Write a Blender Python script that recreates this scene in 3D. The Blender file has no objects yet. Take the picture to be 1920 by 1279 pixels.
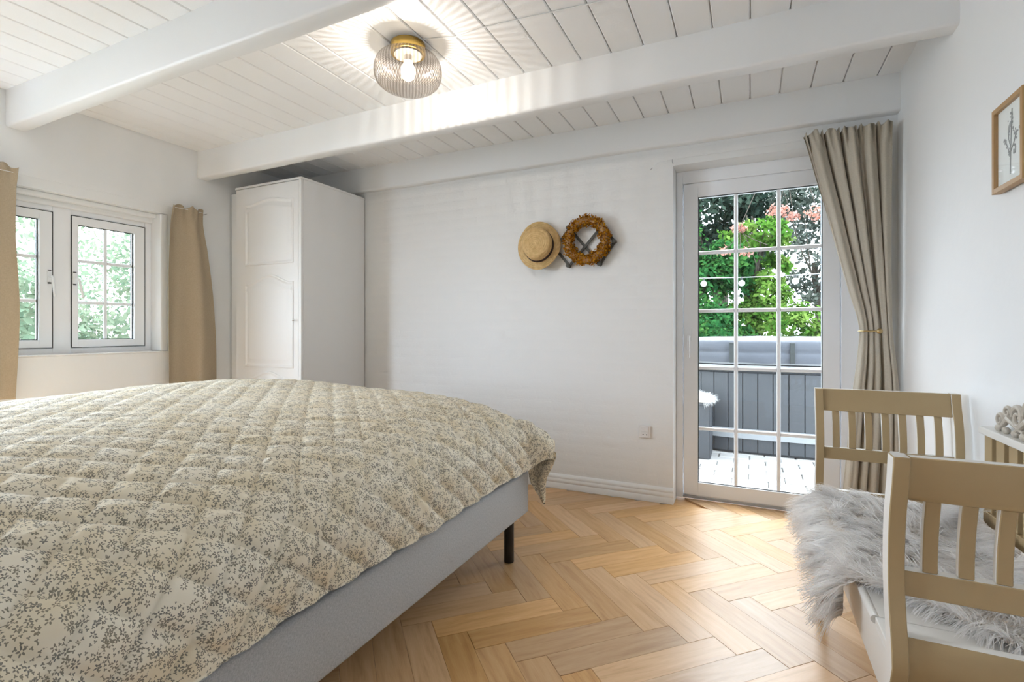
import bpy, bmesh, math, random
import numpy as np
from mathutils import Vector, Matrix, noise

random.seed(7); np.random.seed(7)
SC = bpy.context.scene
COL = SC.collection
PI = math.pi

# ------------------------------------------------------------------ camera
F_PX, CAM_H = 941.0, 1.10
YAW = math.atan(445 / 941.0)
cam = bpy.data.cameras.new('camera'); cam.sensor_width = 36.0
cam.lens = F_PX / 1920 * 36.0
cam.shift_y = -(639.5 - 620.0) / 1920
cam.clip_start = 0.02
camo = bpy.data.objects.new('camera', cam); COL.objects.link(camo)
camo.location = (0, 0, CAM_H); camo.rotation_euler = (PI / 2, 0, YAW)
SC.camera = camo
# ------------------------------------------------------------------ sky, sun, added fill strips, exposure
w = bpy.data.worlds.new('sky'); SC.world = w; w.use_nodes = True
bg = w.node_tree.nodes['Background']
bg.inputs[0].default_value = (0.81, 0.895, 1.0, 1); bg.inputs[1].default_value = 5.5
sun = bpy.data.lights.new('sun', 'SUN'); sun.energy = 4.2; sun.angle = math.radians(45); sun.color = (.97, .98, 1.0)
suno = bpy.data.objects.new('sun', sun); COL.objects.link(suno)
suno.rotation_euler = (math.radians(-42), 0, math.radians(-8))


def area(name, loc, rot, sx, sy, e, col=(1, 1, 1)):
    l = bpy.data.lights.new(name, 'AREA'); l.shape = 'RECTANGLE'; l.size = sx; l.size_y = sy
    l.energy = e; l.color = col
    o = bpy.data.objects.new(name, l); COL.objects.link(o); o.location = loc; o.rotation_euler = rot
    return o


# added fill light strips, set in an invented opening of the left wall
for z_w in (1.00, 1.29, 1.58, 1.87):
    area('added_fill_strip', (-3.90, 0.42, z_w), (0, -PI / 2 + math.radians(58), 0), .24, 1.0, 16, (.73, .855, 1))
vs = SC.view_settings
vs.view_transform = 'Standard'; vs.look = 'None'; vs.gamma = 1; vs.use_curve_mapping = False
vs.exposure = 0.74
try:
    SC.cycles.use_denoising = True
    SC.cycles.max_bounces = 8; SC.cycles.diffuse_bounces = 5; SC.cycles.glossy_bounces = 3; SC.cycles.transparent_max_bounces = 16
    SC.cycles.use_adaptive_sampling = True; SC.cycles.adaptive_threshold = .06; SC.cycles.adaptive_min_samples = 16
    SC.cycles.sample_clamp_indirect = 6
    SC.cycles.caustics_reflective = False; SC.cycles.caustics_refractive = False
except Exception:
    pass

# ------------------------------------------------------------------ room numbers (metres)
YB, XL, XR, ZC, ZB, YF = 3.316, -3.80, 0.712, 2.46, 2.258, -1.70


# ------------------------------------------------------------------ materials
class NT:
    def __init__(s, name):
        s.m = bpy.data.materials.new(name); s.m.use_nodes = True
        s.t = s.m.node_tree; s.t.nodes.clear()
        s.out = s.t.nodes.new('ShaderNodeOutputMaterial')

    def n(s, typ, **kw):
        nd = s.t.nodes.new('ShaderNode' + typ)
        for k, v in kw.items():
            if k.startswith('i_'):
                key = k[2:]
                key = int(key) if key.isdigit() else key.replace('_', ' ')
                s.set(nd.inputs[key], v)
            else:
                setattr(nd, k, v)
        return nd

    def set(s, sock, v):
        if hasattr(v, 'is_output'):
            s.t.links.new(v, sock)
        else:
            sock.default_value = v

    def math(s, op, a, b=0.0, c=0.0):
        nd = s.n('Math', operation=op)
        s.set(nd.inputs[0], a); s.set(nd.inputs[1], b); s.set(nd.inputs[2], c)
        return nd.outputs[0]

    def vmath(s, op, a, b=(0, 0, 0)):
        nd = s.n('VectorMath', operation=op)
        s.set(nd.inputs[0], a); s.set(nd.inputs[1], b)
        return nd.outputs[0]

    def mix(s, f, a, b, typ='RGBA', blend='MIX'):
        nd = s.n('Mix', data_type=typ, blend_type=blend)
        s.set(nd.inputs[0], f); s.set(nd.inputs[6], a); s.set(nd.inputs[7], b)
        return nd.outputs[2]

    def ramp(s, f, stops):
        nd = s.n('ValToRGB'); cr = nd.color_ramp
        while len(cr.elements) < len(stops): cr.elements.new(0.5)
        for e, (p, c) in zip(cr.elements, stops):
            e.position = p; e.color = (*c, 1) if len(c) == 3 else c
        s.set(nd.inputs[0], f)
        return nd.outputs[0]

    def bump(s, h, strength=.3, dist=.01):
        nd = s.n('Bump'); nd.inputs['Strength'].default_value = strength; nd.inputs['Distance'].default_value = dist
        s.set(nd.inputs['Height'], h)
        return nd.outputs[0]

    def bsdf(s, col, rough=.5, metal=0.0, normal=None, **kw):
        b = s.n('BsdfPrincipled')
        s.set(b.inputs['Base Color'], (*col, 1) if isinstance(col, tuple) and len(col) == 3 else col)
        s.set(b.inputs['Roughness'], rough); s.set(b.inputs['Metallic'], metal)
        if normal is not None: s.set(b.inputs['Normal'], normal)
        for k, v in kw.items(): s.set(b.inputs[k.replace('_', ' ')], v)
        s.t.links.new(b.outputs[0], s.out.inputs[0])
        return b

    def done(s, shader):
        s.t.links.new(shader, s.out.inputs[0]); return s.m


M = {}


def paint(name, col, rough=.5, scale=30, amp=.15, var=.03, dist=.004):
    k = NT(name); tc = k.n('TexCoord').outputs['Object']
    nz = k.n('TexNoise', i_Vector=tc, i_Scale=scale, i_Detail=5.0).outputs[0]
    big = k.n('TexNoise', i_Vector=tc, i_Scale=2.3, i_Detail=3.0).outputs[0]
    lo = tuple(max(0, c * (1 - var)) for c in col); hi = tuple(min(1, c * (1 + var)) for c in col)
    c = k.mix(big, (*lo, 1), (*hi, 1))
    k.bsdf(c, rough, normal=k.bump(nz, amp, dist)); M[name] = k.m


paint('plaster', (.835, .845, .85), .75, 22, .25, .02)
paint('wall_brick_paint', (.81, .815, .81), .6, 60, .35, .025)
paint('ceiling_paint', (.875, .885, .895), .5, 90, .12, .015)
paint('trim_white', (.83, .84, .845), .38, 60, .04, .01)
paint('upvc_white', (.89, .91, .94), .25, 60, .01, .005)
paint('wardrobe_white', (.83, .835, .835), .42, 50, .04, .012)
paint('bench_shade_beige', (.42, .305, .16), .5, 40, .08, .05)  # shade on the white bench, put into the colour as beige
paint('bench_white', (.78, .76, .72), .45, 40, .08, .03)
paint('black_metal', (.012, .012, .013), .35, 60, .03, .02)
paint('rack_grey', (.085, .085, .075), .6, 60, .2, .1)
paint('gasket', (.02, .025, .025), .6)
paint('socket_white', (.80, .78, .77), .3)
paint('socket_dark', (.05, .05, .05), .5)
paint('steel', (.45, .45, .46), .3)
paint('frame_wood', (.42, .25, .105), .45, 60, .2, .12)
paint('paper', (.88, .92, .90), .8)
paint('ink_grey', (.36, .38, .38), .8)
paint('tub_grey', (.048, .053, .060), .55, 50, .1, .06)
paint('tub_cover', (.065, .073, .09), .45, 30, .3, .08)
paint('tub_white', (.26, .275, .29), .4)
paint('stone', (.34, .335, .325), .85, 25, .5, .09)
paint('soil', (.22, .21, .195), .9, 12, .5, .15)
paint('grass', (.12, .14, .085), .95, 20, .7, .2)
paint('bark', (.05, .04, .03), .9, 30, .8, .25)
paint('ornament', (.52, .47, .40), .45, 60, .2, .1)
paint('fence_pale', (.70, .66, .62), .7)
paint('concrete', (.6, .6, .58), .9)


def metal(name, col, rough):
    k = NT(name); k.bsdf(col, rough, 1.0); M[name] = k.m


metal('brass', (.83, .56, .16), .28); metal('brass_dull', (.45, .34, .17), .35); metal('chrome', (.75, .75, .75), .2)


def mat_glass():
    k = NT('pane_glass')
    tr = k.n('BsdfTransparent', i_0=(.97, .985, .98, 1)); gl = k.n('BsdfGlossy', i_Roughness=.02)
    fr = k.n('Fresnel', i_IOR=1.45).outputs[0]
    f = k.math('MULTIPLY', fr, .6)
    mx = k.n('MixShader'); k.set(mx.inputs[0], f); k.t.links.new(tr.outputs[0], mx.inputs[1]); k.t.links.new(gl.outputs[0], mx.inputs[2])
    M['glass'] = k.done(mx.outputs[0])
    k = NT('picture_glass')
    tr = k.n('BsdfTransparent', i_0=(1, 1, 1, 1)); gl = k.n('BsdfGlossy', i_Roughness=.02)
    mx = k.n('MixShader', i_0=.05); k.t.links.new(tr.outputs[0], mx.inputs[1]); k.t.links.new(gl.outputs[0], mx.inputs[2])
    M['picture_glass'] = k.done(mx.outputs[0])
    # ribbed smoky lamp glass: tint alternates around the axis, painting in the ribs' light stripes
    k = NT('lamp_glass')
    tc = k.n('TexCoord').outputs['Object']; sep = k.n('SeparateXYZ', i_0=tc)
    ang = k.math('ARCTAN2', sep.outputs[1], sep.outputs[0])
    wv = k.math('SINE', k.math('MULTIPLY', ang, 60.0))
    c = k.ramp(k.math('MULTIPLY_ADD', wv, .5, .5), [(0.0, (.50, .455, .42)), (.5, (.76, .72, .68)), (1, (.96, .94, .92))])
    tr = k.n('BsdfTransparent'); k.set(tr.inputs[0], c)
    gl = k.n('BsdfGlossy', i_Roughness=.06)
    lw = k.n('LayerWeight', i_Blend=.35).outputs['Facing']
    f = k.math('MULTIPLY_ADD', lw, .35, .05)
    mx = k.n('MixShader'); k.set(mx.inputs[0], f); k.t.links.new(tr.outputs[0], mx.inputs[1]); k.t.links.new(gl.outputs[0], mx.inputs[2])
    M['lamp_glass'] = k.done(mx.outputs[0])
    k = NT('bulb_glow'); e = k.n('Emission', i_Color=(1, .86, .66, 1), i_Strength=14.0)
    M['bulb'] = k.done(e.outputs[0])
    k = NT('string_bulb_glass'); k.bsdf((.85, .86, .86), .1); M['string_bulb'] = k.m


mat_glass()


def mat_wood(name, stops, rough=.34, rnd=True):
    k = NT(name); tc = k.n('TexCoord').outputs['Object']
    oi = k.n('ObjectInfo').outputs['Random'] if rnd else None
    off = k.n('CombineXYZ')
    if rnd:
        k.set(off.inputs[0], k.math('MULTIPLY', oi, 37.0)); k.set(off.inputs[1], k.math('MULTIPLY', oi, 91.0))
    v = k.vmath('ADD', tc, off.outputs[0])
    sv = k.vmath('MULTIPLY', v, (1.6, 16.0, 1.0))
    n1 = k.n('TexNoise', i_Vector=sv, i_Scale=2.2, i_Detail=7.0, i_Roughness=.62, i_Distortion=.7).outputs[0]
    fine = k.n('TexNoise', i_Vector=k.vmath('MULTIPLY', v, (6, 160, 1)), i_Scale=2.0, i_Detail=3.0).outputs[0]
    wv = k.n('TexWave', wave_type='BANDS', bands_direction='Y', i_Vector=k.vmath('MULTIPLY', v, (.35, 1.0, 1.0)), i_Scale=9.0, i_Distortion=9.0, i_Detail=3.0, i_Detail_Scale=1.4).outputs['Fac']
    g = k.math('ADD', k.math('MULTIPLY', n1, .70), k.math('MULTIPLY', wv, .07))
    g = k.math('ADD', g, k.math('MULTIPLY', fine, .18))
    c = k.ramp(g, stops)
    if rnd:
        hs = k.n('HueSaturation'); k.set(hs.inputs['Color'], c)
        k.set(hs.inputs['Value'], k.math('MULTIPLY_ADD', oi, .34, .86))
        k.set(hs.inputs['Saturation'], k.math('MULTIPLY_ADD', k.math('FRACT', k.math('MULTIPLY', oi, 17.3)), .22, .88))
        c = hs.outputs[0]
    k.bsdf(c, k.math('MULTIPLY_ADD', fine, .12, rough - .06), normal=k.bump(fine, .06, .002))
    M[name] = k.m


mat_wood('oak', [(.25, (.42, .225, .09)), (.45, (.57, .34, .155)), (.62, (.63, .40, .20)), (.8, (.68, .455, .25))])


def mat_fabric(name, col, col2, rough=.9, sc=900, trans=0.0):
    k = NT(name); tc = k.n('TexCoord').outputs['Object']
    n1 = k.n('TexNoise', i_Vector=k.vmath('MULTIPLY', tc, (1, 1, .25)), i_Scale=sc * .4, i_Detail=3.0).outputs[0]
    n2 = k.n('TexNoise', i_Vector=k.vmath('MULTIPLY', tc, (.25, .25, 1)), i_Scale=sc * .4, i_Detail=3.0).outputs[0]
    g = k.math('MULTIPLY', k.math('ADD', n1, n2), .5)
    c = k.ramp(g, [(.38, col), (.62, col2)])
    b = k.bsdf(c, rough, normal=k.bump(g, .25, .002))
    if trans:
        t = k.n('BsdfTranslucent'); k.set(t.inputs[0], c)
        mx = k.n('MixShader', i_0=trans); k.t.links.new(b.outputs[0], mx.inputs[1]); k.t.links.new(t.outputs[0], mx.inputs[2])
        k.done(mx.outputs[0])
    M[name] = k.m


mat_fabric('bed_grey', (.36, .375, .39), (.52, .535, .55), sc=1300)
mat_fabric('mattress_grey', (.44, .445, .44), (.54, .545, .54), sc=1300)
mat_fabric('curtain_beige', (.53, .48, .395), (.59, .54, .45), trans=.12)
mat_fabric('curtain_tan', (.45, .365, .255), (.51, .42, .30), trans=.12)
mat_fabric('hide', (.80, .74, .68), (.86, .81, .76))


def mat_quilt():
    k = NT('floral_cotton'); uv = k.n('UVMap').outputs[0]
    wob = k.n('TexNoise', i_Vector=uv, i_Scale=14.0, i_Detail=2.0).outputs['Color']
    u = k.vmath('ADD', uv, k.vmath('MULTIPLY', wob, (.02, .02, 0)))

    def flowers(scale, petals, r0, r1, hole, thr, seed):
        s = k.vmath('ADD', k.vmath('MULTIPLY', u, (scale, scale, 0)), (seed, seed * 1.7, 0))
        vo = k.n('TexVoronoi', voronoi_dimensions='2D', i_Vector=s, i_Scale=1.0, i_Randomness=.85)
        loc = k.vmath('SUBTRACT', s, vo.outputs['Position']); sp = k.n('SeparateXYZ', i_0=loc)
        th = k.math('ARCTAN2', sp.outputs[1], sp.outputs[0])
        sc = k.n('SeparateColor', i_0=vo.outputs['Color'])
        ph = k.math('MULTIPLY', sc.outputs[0], 6.28)
        pet = k.math('COSINE', k.math('MULTIPLY_ADD', th, petals, ph))
        rad = k.math('MULTIPLY_ADD', pet, r1, r0)
        d = vo.outputs['Distance']
        inside = k.math('LESS_THAN', d, rad)
        ring = k.math('GREATER_THAN', d, hole)
        on = k.math('GREATER_THAN', sc.outputs[1], thr)
        return k.math('MULTIPLY', k.math('MULTIPLY', inside, ring), on), sc.outputs[2]
    f1, r1 = flowers(64, 5.0, .25, .15, .11, .42, 0.0)
    f2, r2 = flowers(135, 3.0, .26, .12, .0, .30, 7.3)
    f3, r3 = flowers(44, 7.0, .22, .09, .13, .66, 3.1)
    dens = k.n('TexNoise', i_Vector=uv, i_Scale=16.0, i_Detail=2.0).outputs[0]
    m = k.math('MAXIMUM', k.math('MAXIMUM', f1, k.math('MULTIPLY', f2, k.math('GREATER_THAN', dens, .40))), f3)
    ink = k.mix(r1, (.10, .105, .105, 1), (.20, .17, .115, 1))
    ink = k.mix(k.math('MULTIPLY', f2, .5), ink, (.20, .19, .14, 1))
    tint = k.n('TexNoise', i_Vector=uv, i_Scale=9.0, i_Detail=2.0).outputs[0]
    base = k.ramp(tint, [(.35, (.76, .675, .505)), (.62, (.82, .765, .64))])
    fin = k.n('TexNoise', i_Vector=uv, i_Scale=60.0, i_Detail=4.0).outputs[0]
    c = k.mix(k.math('MULTIPLY', m, .86), base, ink)
    k.bsdf(c, .85, normal=k.bump(fin, .35, .004))
    M['quilt'] = k.m


mat_quilt()


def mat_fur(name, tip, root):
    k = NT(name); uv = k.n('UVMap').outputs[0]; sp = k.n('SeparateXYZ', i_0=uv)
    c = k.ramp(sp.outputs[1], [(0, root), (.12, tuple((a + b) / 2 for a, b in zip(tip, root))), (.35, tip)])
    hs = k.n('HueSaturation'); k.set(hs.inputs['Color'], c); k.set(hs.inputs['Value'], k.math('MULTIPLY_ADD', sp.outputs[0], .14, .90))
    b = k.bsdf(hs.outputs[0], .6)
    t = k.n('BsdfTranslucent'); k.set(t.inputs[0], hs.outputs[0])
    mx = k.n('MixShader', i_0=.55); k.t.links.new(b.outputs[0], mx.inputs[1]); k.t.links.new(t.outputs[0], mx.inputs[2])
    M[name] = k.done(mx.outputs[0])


mat_fur('fur_grey', (.98, .965, .955), (.86, .80, .74)); mat_fur('fur_white', (.88, .87, .85), (.6, .56, .5))


def mat_leaf(name, a, b, c):
    k = NT(name); uv = k.n('UVMap').outputs[0]; sp = k.n('SeparateXYZ', i_0=uv)
    col = k.ramp(sp.outputs[0], [(0, a), (.5, b), (1, c)])
    d = k.n('BsdfDiffuse'); k.set(d.inputs[0], col); t = k.n('BsdfTranslucent'); k.set(t.inputs[0], col)
    mx = k.n('MixShader', i_0=.4); k.t.links.new(d.outputs[0], mx.inputs[1]); k.t.links.new(t.outputs[0], mx.inputs[2])
    M[name] = k.done(mx.outputs[0])


mat_leaf('leaf_green', (0.012, 0.062, 0.022), (0.031, 0.124, 0.034), (0.081, 0.198, 0.043))
mat_leaf('leaf_dark', (0.012, 0.028, 0.022), (0.031, 0.053, 0.040), (0.074, 0.105, 0.077))
mat_leaf('leaf_grey', (0.043, 0.056, 0.050), (0.093, 0.112, 0.096), (0.186, 0.211, 0.180))
mat_leaf('leaf_lime', (0.037, 0.124, 0.019), (0.093, 0.205, 0.031), (0.205, 0.298, 0.074))
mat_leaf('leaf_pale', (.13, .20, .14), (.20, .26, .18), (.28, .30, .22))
mat_leaf('petal_coral', (0.310, 0.124, 0.087), (0.384, 0.198, 0.155), (0.434, 0.279, 0.248))
mat_leaf('dried_flower', (.22, .075, .008), (.50, .21, .015), (.68, .37, .04))


def mat_straw():
    k = NT('straw'); tc = k.n('TexCoord').outputs['Object']; sp = k.n('SeparateXYZ', i_0=tc)
    r = k.math('SQRT', k.math('ADD', k.math('MULTIPLY', sp.outputs[0], sp.outputs[0]), k.math('MULTIPLY', sp.outputs[2], sp.outputs[2])))
    h = k.math('ADD', r, k.math('MULTIPLY', sp.outputs[1], -1.0))
    wv = k.math('SINE', k.math('MULTIPLY', h, 520.0))
    nz = k.n('TexNoise', i_Vector=tc, i_Scale=45.0, i_Detail=4.0).outputs[0]
    c = k.ramp(nz, [(.3, (.56, .36, .14)), (.7, (.72, .50, .23))])
    k.bsdf(c, .55, normal=k.bump(wv, .5, .002)); M['straw'] = k.m
    k = NT('hat_band'); k.bsdf((.03, .012, .015), .6); M['hat_band'] = k.m


mat_straw()

# ------------------------------------------------------------------ mesh building
ORG = {}


class MB:
    def __init__(s): s.v = []; s.f = []; s.uv = None; s.mi = []; s.cur = 0

    def add(s, vs, fs):
        o = len(s.v); s.v += [tuple(p) for p in vs]; s.f += [tuple(i + o for i in f) for f in fs]
        s.mi += [s.cur] * len(fs)

    def box(s, x0, x1, y0, y1, z0, z1):
        s.add([(x0, y0, z0), (x1, y0, z0), (x1, y1, z0), (x0, y1, z0), (x0, y0, z1), (x1, y0, z1), (x1, y1, z1), (x0, y1, z1)],
              [(0, 3, 2, 1), (4, 5, 6, 7), (0, 1, 5, 4), (1, 2, 6, 5), (2, 3, 7, 6), (3, 0, 4, 7)]); return s

    def tube(s, pts, r, n=10, cap=True):
        pts = [Vector(p) for p in pts]; rs = r if isinstance(r, (list, tuple)) else [r] * len(pts)
        vs = []; up = Vector((0, 0, 1)); prev = None
        for i, p in enumerate(pts):
            t = (pts[min(i + 1, len(pts) - 1)] - pts[max(i - 1, 0)]).normalized()
            a = prev if prev is not None else (up if abs(t.dot(up)) < .9 else Vector((1, 0, 0)))
            a = (a - t * a.dot(t)).normalized(); prev = a; b = t.cross(a)
            for k in range(n):
                th = 2 * PI * k / n; vs.append(p + (a * math.cos(th) + b * math.sin(th)) * rs[i])
        fs = [(i * n + k, i * n + (k + 1) % n, (i + 1) * n + (k + 1) % n, (i + 1) * n + k) for i in range(len(pts) - 1) for k in range(n)]
        if cap: fs += [tuple(range(n))[::-1], tuple((len(pts) - 1) * n + k for k in range(n))]
        s.add(vs, fs); return s

    def lathe(s, prof, c, axis='Z', n=48, ripple=None):
        vs = []; c = Vector(c)
        for (r, h) in prof:
            for k in range(n):
                th = 2 * PI * k / n; rr = r * (1 + (ripple(th) if ripple else 0))
                a, b = rr * math.cos(th), rr * math.sin(th)
                vs.append(c + (Vector((a, b, h)) if axis == 'Z' else Vector((a, h, b)) if axis == 'Y' else Vector((h, a, b))))
        m = len(prof)
        fs = [(i * n + k, i * n + (k + 1) % n, (i + 1) * n + (k + 1) % n, (i + 1) * n + k) for i in range(m - 1) for k in range(n)]
        s.add(vs, fs); return s

    def sphere(s, c, r, n=12, m=8, sc=(1, 1, 1)):
        c = Vector(c); vs = []
        for i in range(m + 1):
            ph = PI * i / m
            for k in range(n):
                th = 2 * PI * k / n
                vs.append(c + Vector((math.sin(ph) * math.cos(th) * sc[0], math.sin(ph) * math.sin(th) * sc[1], math.cos(ph) * sc[2])) * r)
        s.add(vs, [(i * n + k, (i + 1) * n + k, (i + 1) * n + (k + 1) % n, i * n + (k + 1) % n) for i in range(m) for k in range(n)]); return s

    def prism(s, poly, d, off):
        """poly: list of 3D points (flat), d: extrude vector"""
        n = len(poly); d = Vector(d); P = [Vector(p) + Vector(off) for p in poly]
        s.add(P + [p + d for p in P], [tuple(range(n))[::-1], tuple(range(n, 2 * n))] + [(i, (i + 1) % n, n + (i + 1) % n, n + i) for i in range(n)]); return s

    def grid(s, P, flip=False):
        """P: array [a][b] of points"""
        A = len(P); B = len(P[0]); vs = [tuple(P[i][j]) for i in range(A) for j in range(B)]
        fs = [(i * B + j, i * B + j + 1, (i + 1) * B + j + 1, (i + 1) * B + j) for i in range(A - 1) for j in range(B - 1)]
        if flip: fs = [f[::-1] for f in fs]
        s.add(vs, fs); return s

    def build(s, name, mat, parent=None, smooth=False, bevel=0.0, kind=None, seg=2, fix=True):
        o0 = ORG.get(parent.name, Vector((0, 0, 0))) if parent else Vector((0, 0, 0))
        me = bpy.data.meshes.new(name)
        me.from_pydata([tuple(Vector(p) - o0) for p in s.v], [], s.f)
        mats = mat if isinstance(mat, (list, tuple)) else [mat]
        for mm in mats: me.materials.append(M[mm])
        if len(mats) > 1: me.polygons.foreach_set('material_index', s.mi)
        if fix or bevel:
            bm = bmesh.new(); bm.from_mesh(me)
            if fix: bmesh.ops.remove_doubles(bm, verts=bm.verts, dist=1e-5); bmesh.ops.recalc_face_normals(bm, faces=bm.faces)
            if bevel:
                es = [e for e in bm.edges if len(e.link_faces) == 2 and e.calc_face_angle(0) > math.radians(32)]
                bmesh.ops.bevel(bm, geom=es, offset=bevel, segments=seg, profile=.5, affect='EDGES', clamp_overlap=True)
            bm.to_mesh(me); bm.free()
        if smooth:
            me.polygons.foreach_set('use_smooth', [True] * len(me.polygons))
            if smooth != 'all':
                try: me.set_sharp_from_angle(angle=math.radians(40))
                except Exception: pass
        ob = bpy.data.objects.new(name, me); COL.objects.link(ob)
        if parent: ob.parent = parent
        ORG[ob.name] = o0
        if kind: ob['kind'] = kind
        return ob


def thing(name, label, cat, loc, group=None):
    o = bpy.data.objects.new(name, None); COL.objects.link(o); o.location = loc; o.empty_display_size = .1
    ORG[o.name] = Vector(loc); tag(o, label, cat, group); return o


def tag(o, label=None, cat=None, group=None, kind=None):
    if label: o['label'] = label
    if cat: o['category'] = cat
    if group: o['group'] = group
    if kind: o['kind'] = kind
    return o


def struct_empty(name, label, loc, cat):
    o = thing(name, label, cat, loc); o['kind'] = 'structure'; return o


def np_mesh(name, V, Fq, mat, parent=None, uv=None, kind=None, smooth=True):
    """V Nx3, Fq Mx3/4 numpy, uv per vertex"""
    o0 = np.array(ORG.get(parent.name, Vector((0, 0, 0)))) if parent else np.zeros(3)
    me = bpy.data.meshes.new(name); V = np.asarray(V, float) - o0; Fq = np.asarray(Fq, np.int32)
    nf, kf = Fq.shape
    me.vertices.add(len(V)); me.vertices.foreach_set('co', V.ravel().astype(np.float32))
    me.loops.add(nf * kf); me.loops.foreach_set('vertex_index', Fq.ravel())
    me.polygons.add(nf); me.polygons.foreach_set('loop_start', np.arange(0, nf * kf, kf, dtype=np.int32))
    me.polygons.foreach_set('loop_total', np.full(nf, kf, np.int32))
    if smooth: me.polygons.foreach_set('use_smooth', np.ones(nf, bool))
    me.update(calc_edges=True)
    if uv is not None:
        l = me.uv_layers.new(name='UVMap'); l.data.foreach_set('uv', np.asarray(uv, np.float32)[Fq.ravel()].ravel())
    me.materials.append(M[mat]); me.validate()
    ob = bpy.data.objects.new(name, me); COL.objects.link(ob)
    if parent: ob.parent = parent
    ORG[ob.name] = Vector(o0)
    if kind: ob['kind'] = kind
    return ob


def lerp_prof(prof, x):
    xs = [p[0] for p in prof]; ys = [p[1] for p in prof]
    return np.interp(x, xs, ys)


def smooth_prof(prof, x):
    """monotone-ish cubic through sorted points"""
    xs = np.array([p[0] for p in prof], float); ys = np.array([p[1] for p in prof], float)
    d = np.gradient(ys, xs); x = np.clip(np.asarray(x, float), xs[0], xs[-1])
    i = np.clip(np.searchsorted(xs, x) - 1, 0, len(xs) - 2); h = xs[i + 1] - xs[i]; t = (x - xs[i]) / h
    return (2 * t**3 - 3 * t**2 + 1) * ys[i] + (t**3 - 2 * t**2 + t) * h * d[i] + (-2 * t**3 + 3 * t**2) * ys[i + 1] + (t**3 - t**2) * h * d[i + 1]


# ================================================================== STRUCTURE
# ---- floor: slab and 45 degree herringbone planks
floor = MB().box(XL - .02, XR + .05, YF - .02, YB + .20, -.10, -.011).build('floor', 'oak', kind='structure')
tag(floor, 'honey oak herringbone floor of the bedroom', 'floor')
W_, L_ = .11, .50
P0 = Vector((-.312, 2.295)); PV = Vector((1, 1)) / math.sqrt(2); QV = Vector((1, -1)) / math.sqrt(2)


def clip_poly(poly, a, b, c):
    out = []
    for i in range(len(poly)):
        p, q = poly[i], poly[(i + 1) % len(poly)]
        dp, dq = a * p.x + b * p.y - c, a * q.x + b * q.y - c
        if dp <= 0: out.append(p)
        if dp * dq < 0: out.append(p + (q - p) * (dp / (dp - dq)))
    return out


plank_count = 0
full_mesh = None


def plank_mesh(poly2, ang, ctr):
    """poly2 in plank-local coordinates"""
    n = len(poly2); c = sum(poly2, Vector((0, 0))) / n; b = MB(); g = .0007
    def inset(p, d):
        v = p - c; L = v.length; return p - v * (d / max(L, 1e-6))
    r0 = [(p.x, p.y, -.011) for p in poly2]
    r1 = [(*inset(p, g), -.0012) for p in poly2]; r2 = [(*inset(p, g + .0016), 0) for p in poly2]
    b.add(r0 + r1 + r2, [tuple(range(2 * n, 3 * n))] + [(k * n + i, k * n + (i + 1) % n, (k + 1) * n + (i + 1) % n, (k + 1) * n + i) for k in (0, 1) for i in range(n)])
    return b


def put_plank(p0, q0, along_p):
    global plank_count, full_mesh
    lp, lq = (L_, W_) if along_p else (W_, L_)
    cs = [(p0, q0), (p0 + lp, q0), (p0 + lp, q0 + lq), (p0, q0 + lq)]
    poly = [P0 + PV * a + QV * b for a, b in cs]
    ctr = sum(poly, Vector((0, 0))) / 4
    ymax = YB + .155 if -.36 < ctr.x < .52 else YB - .003
    full = len(poly)
    pl = poly
    for (a, b, c) in ((1, 0, XR - .002), (-1, 0, -XL - .002), (0, 1, ymax), (0, -1, .05)):
        pl = clip_poly(pl, a, b, c)
        if len(pl) < 3: return
    area2 = abs(sum(pl[i].x * pl[(i + 1) % len(pl)].y - pl[(i + 1) % len(pl)].x * pl[i].y for i in range(len(pl)))) / 2
    if area2 < .002: return
    ang = math.radians(45 if along_p else -45)
    R = Matrix.Rotation(-ang, 2)
    isfull = area2 > W_ * L_ * .999
    if isfull and full_mesh is not None:
        ob = bpy.data.objects.new('floor_plank', full_mesh); COL.objects.link(ob)
    else:
        loc = [R @ (p - ctr) for p in pl]
        ob = plank_mesh(loc, ang, ctr).build('floor_plank', 'oak')
        if isfull: full_mesh = ob.data
    ob.location = (ctr.x, ctr.y, 0); ob.rotation_euler = (0, 0, ang); ob.parent = floor; plank_count += 1


for m in range(-9, 8):
    for i in range(-50, 50):
        for kind in (0, 1):
            p, q = i * W_ + m * L_, i * W_ - m * L_
            if kind == 1: q += W_
            lp, lq = (L_, W_) if kind == 0 else (W_, L_)
            c = P0 + PV * (p + lp / 2) + QV * (q + lq / 2)
            # planks that can be seen: the open floor, the strip beside the wardrobe, a margin under the bed
            if -2.0 < c.x < 1.0 and .25 < c.y < 3.7 or -3.9 < c.x < -2.0 and 2.2 < c.y < 2.8:
                put_plank(p, q, kind == 0)

# ---- ceiling with boards and beams
ceil = MB().box(XL - .3, XR + .3, YF - .3, YB + .36, ZC + .014, ZC + .12).build('ceiling', 'ceiling_paint', kind='structure')
tag(ceil, 'white painted board ceiling with three beams', 'ceiling')
BW = .1537; bx0 = -2.302 - BW * 10
bb = None; k = 0
while bx0 + k * BW < XR - .02:
    a, c = bx0 + k * BW, bx0 + (k + 1) * BW
    lo, hi = max(a, XL + .001), min(c, XR + .018)
    g = .0022; ch = .0045
    poly = [(lo + g, 0, ZC + .013), (lo + g, 0, ZC + ch), (lo + g + ch, 0, ZC), (hi - g - ch, 0, ZC), (hi - g, 0, ZC + ch), (hi - g, 0, ZC + .013)]
    if hi - lo > .03:
        b = MB().prism(poly, (0, YB + .02 - YF, 0), (0, YF, 0)).build('ceiling_board', 'ceiling_paint', ceil)
    k += 1


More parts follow.
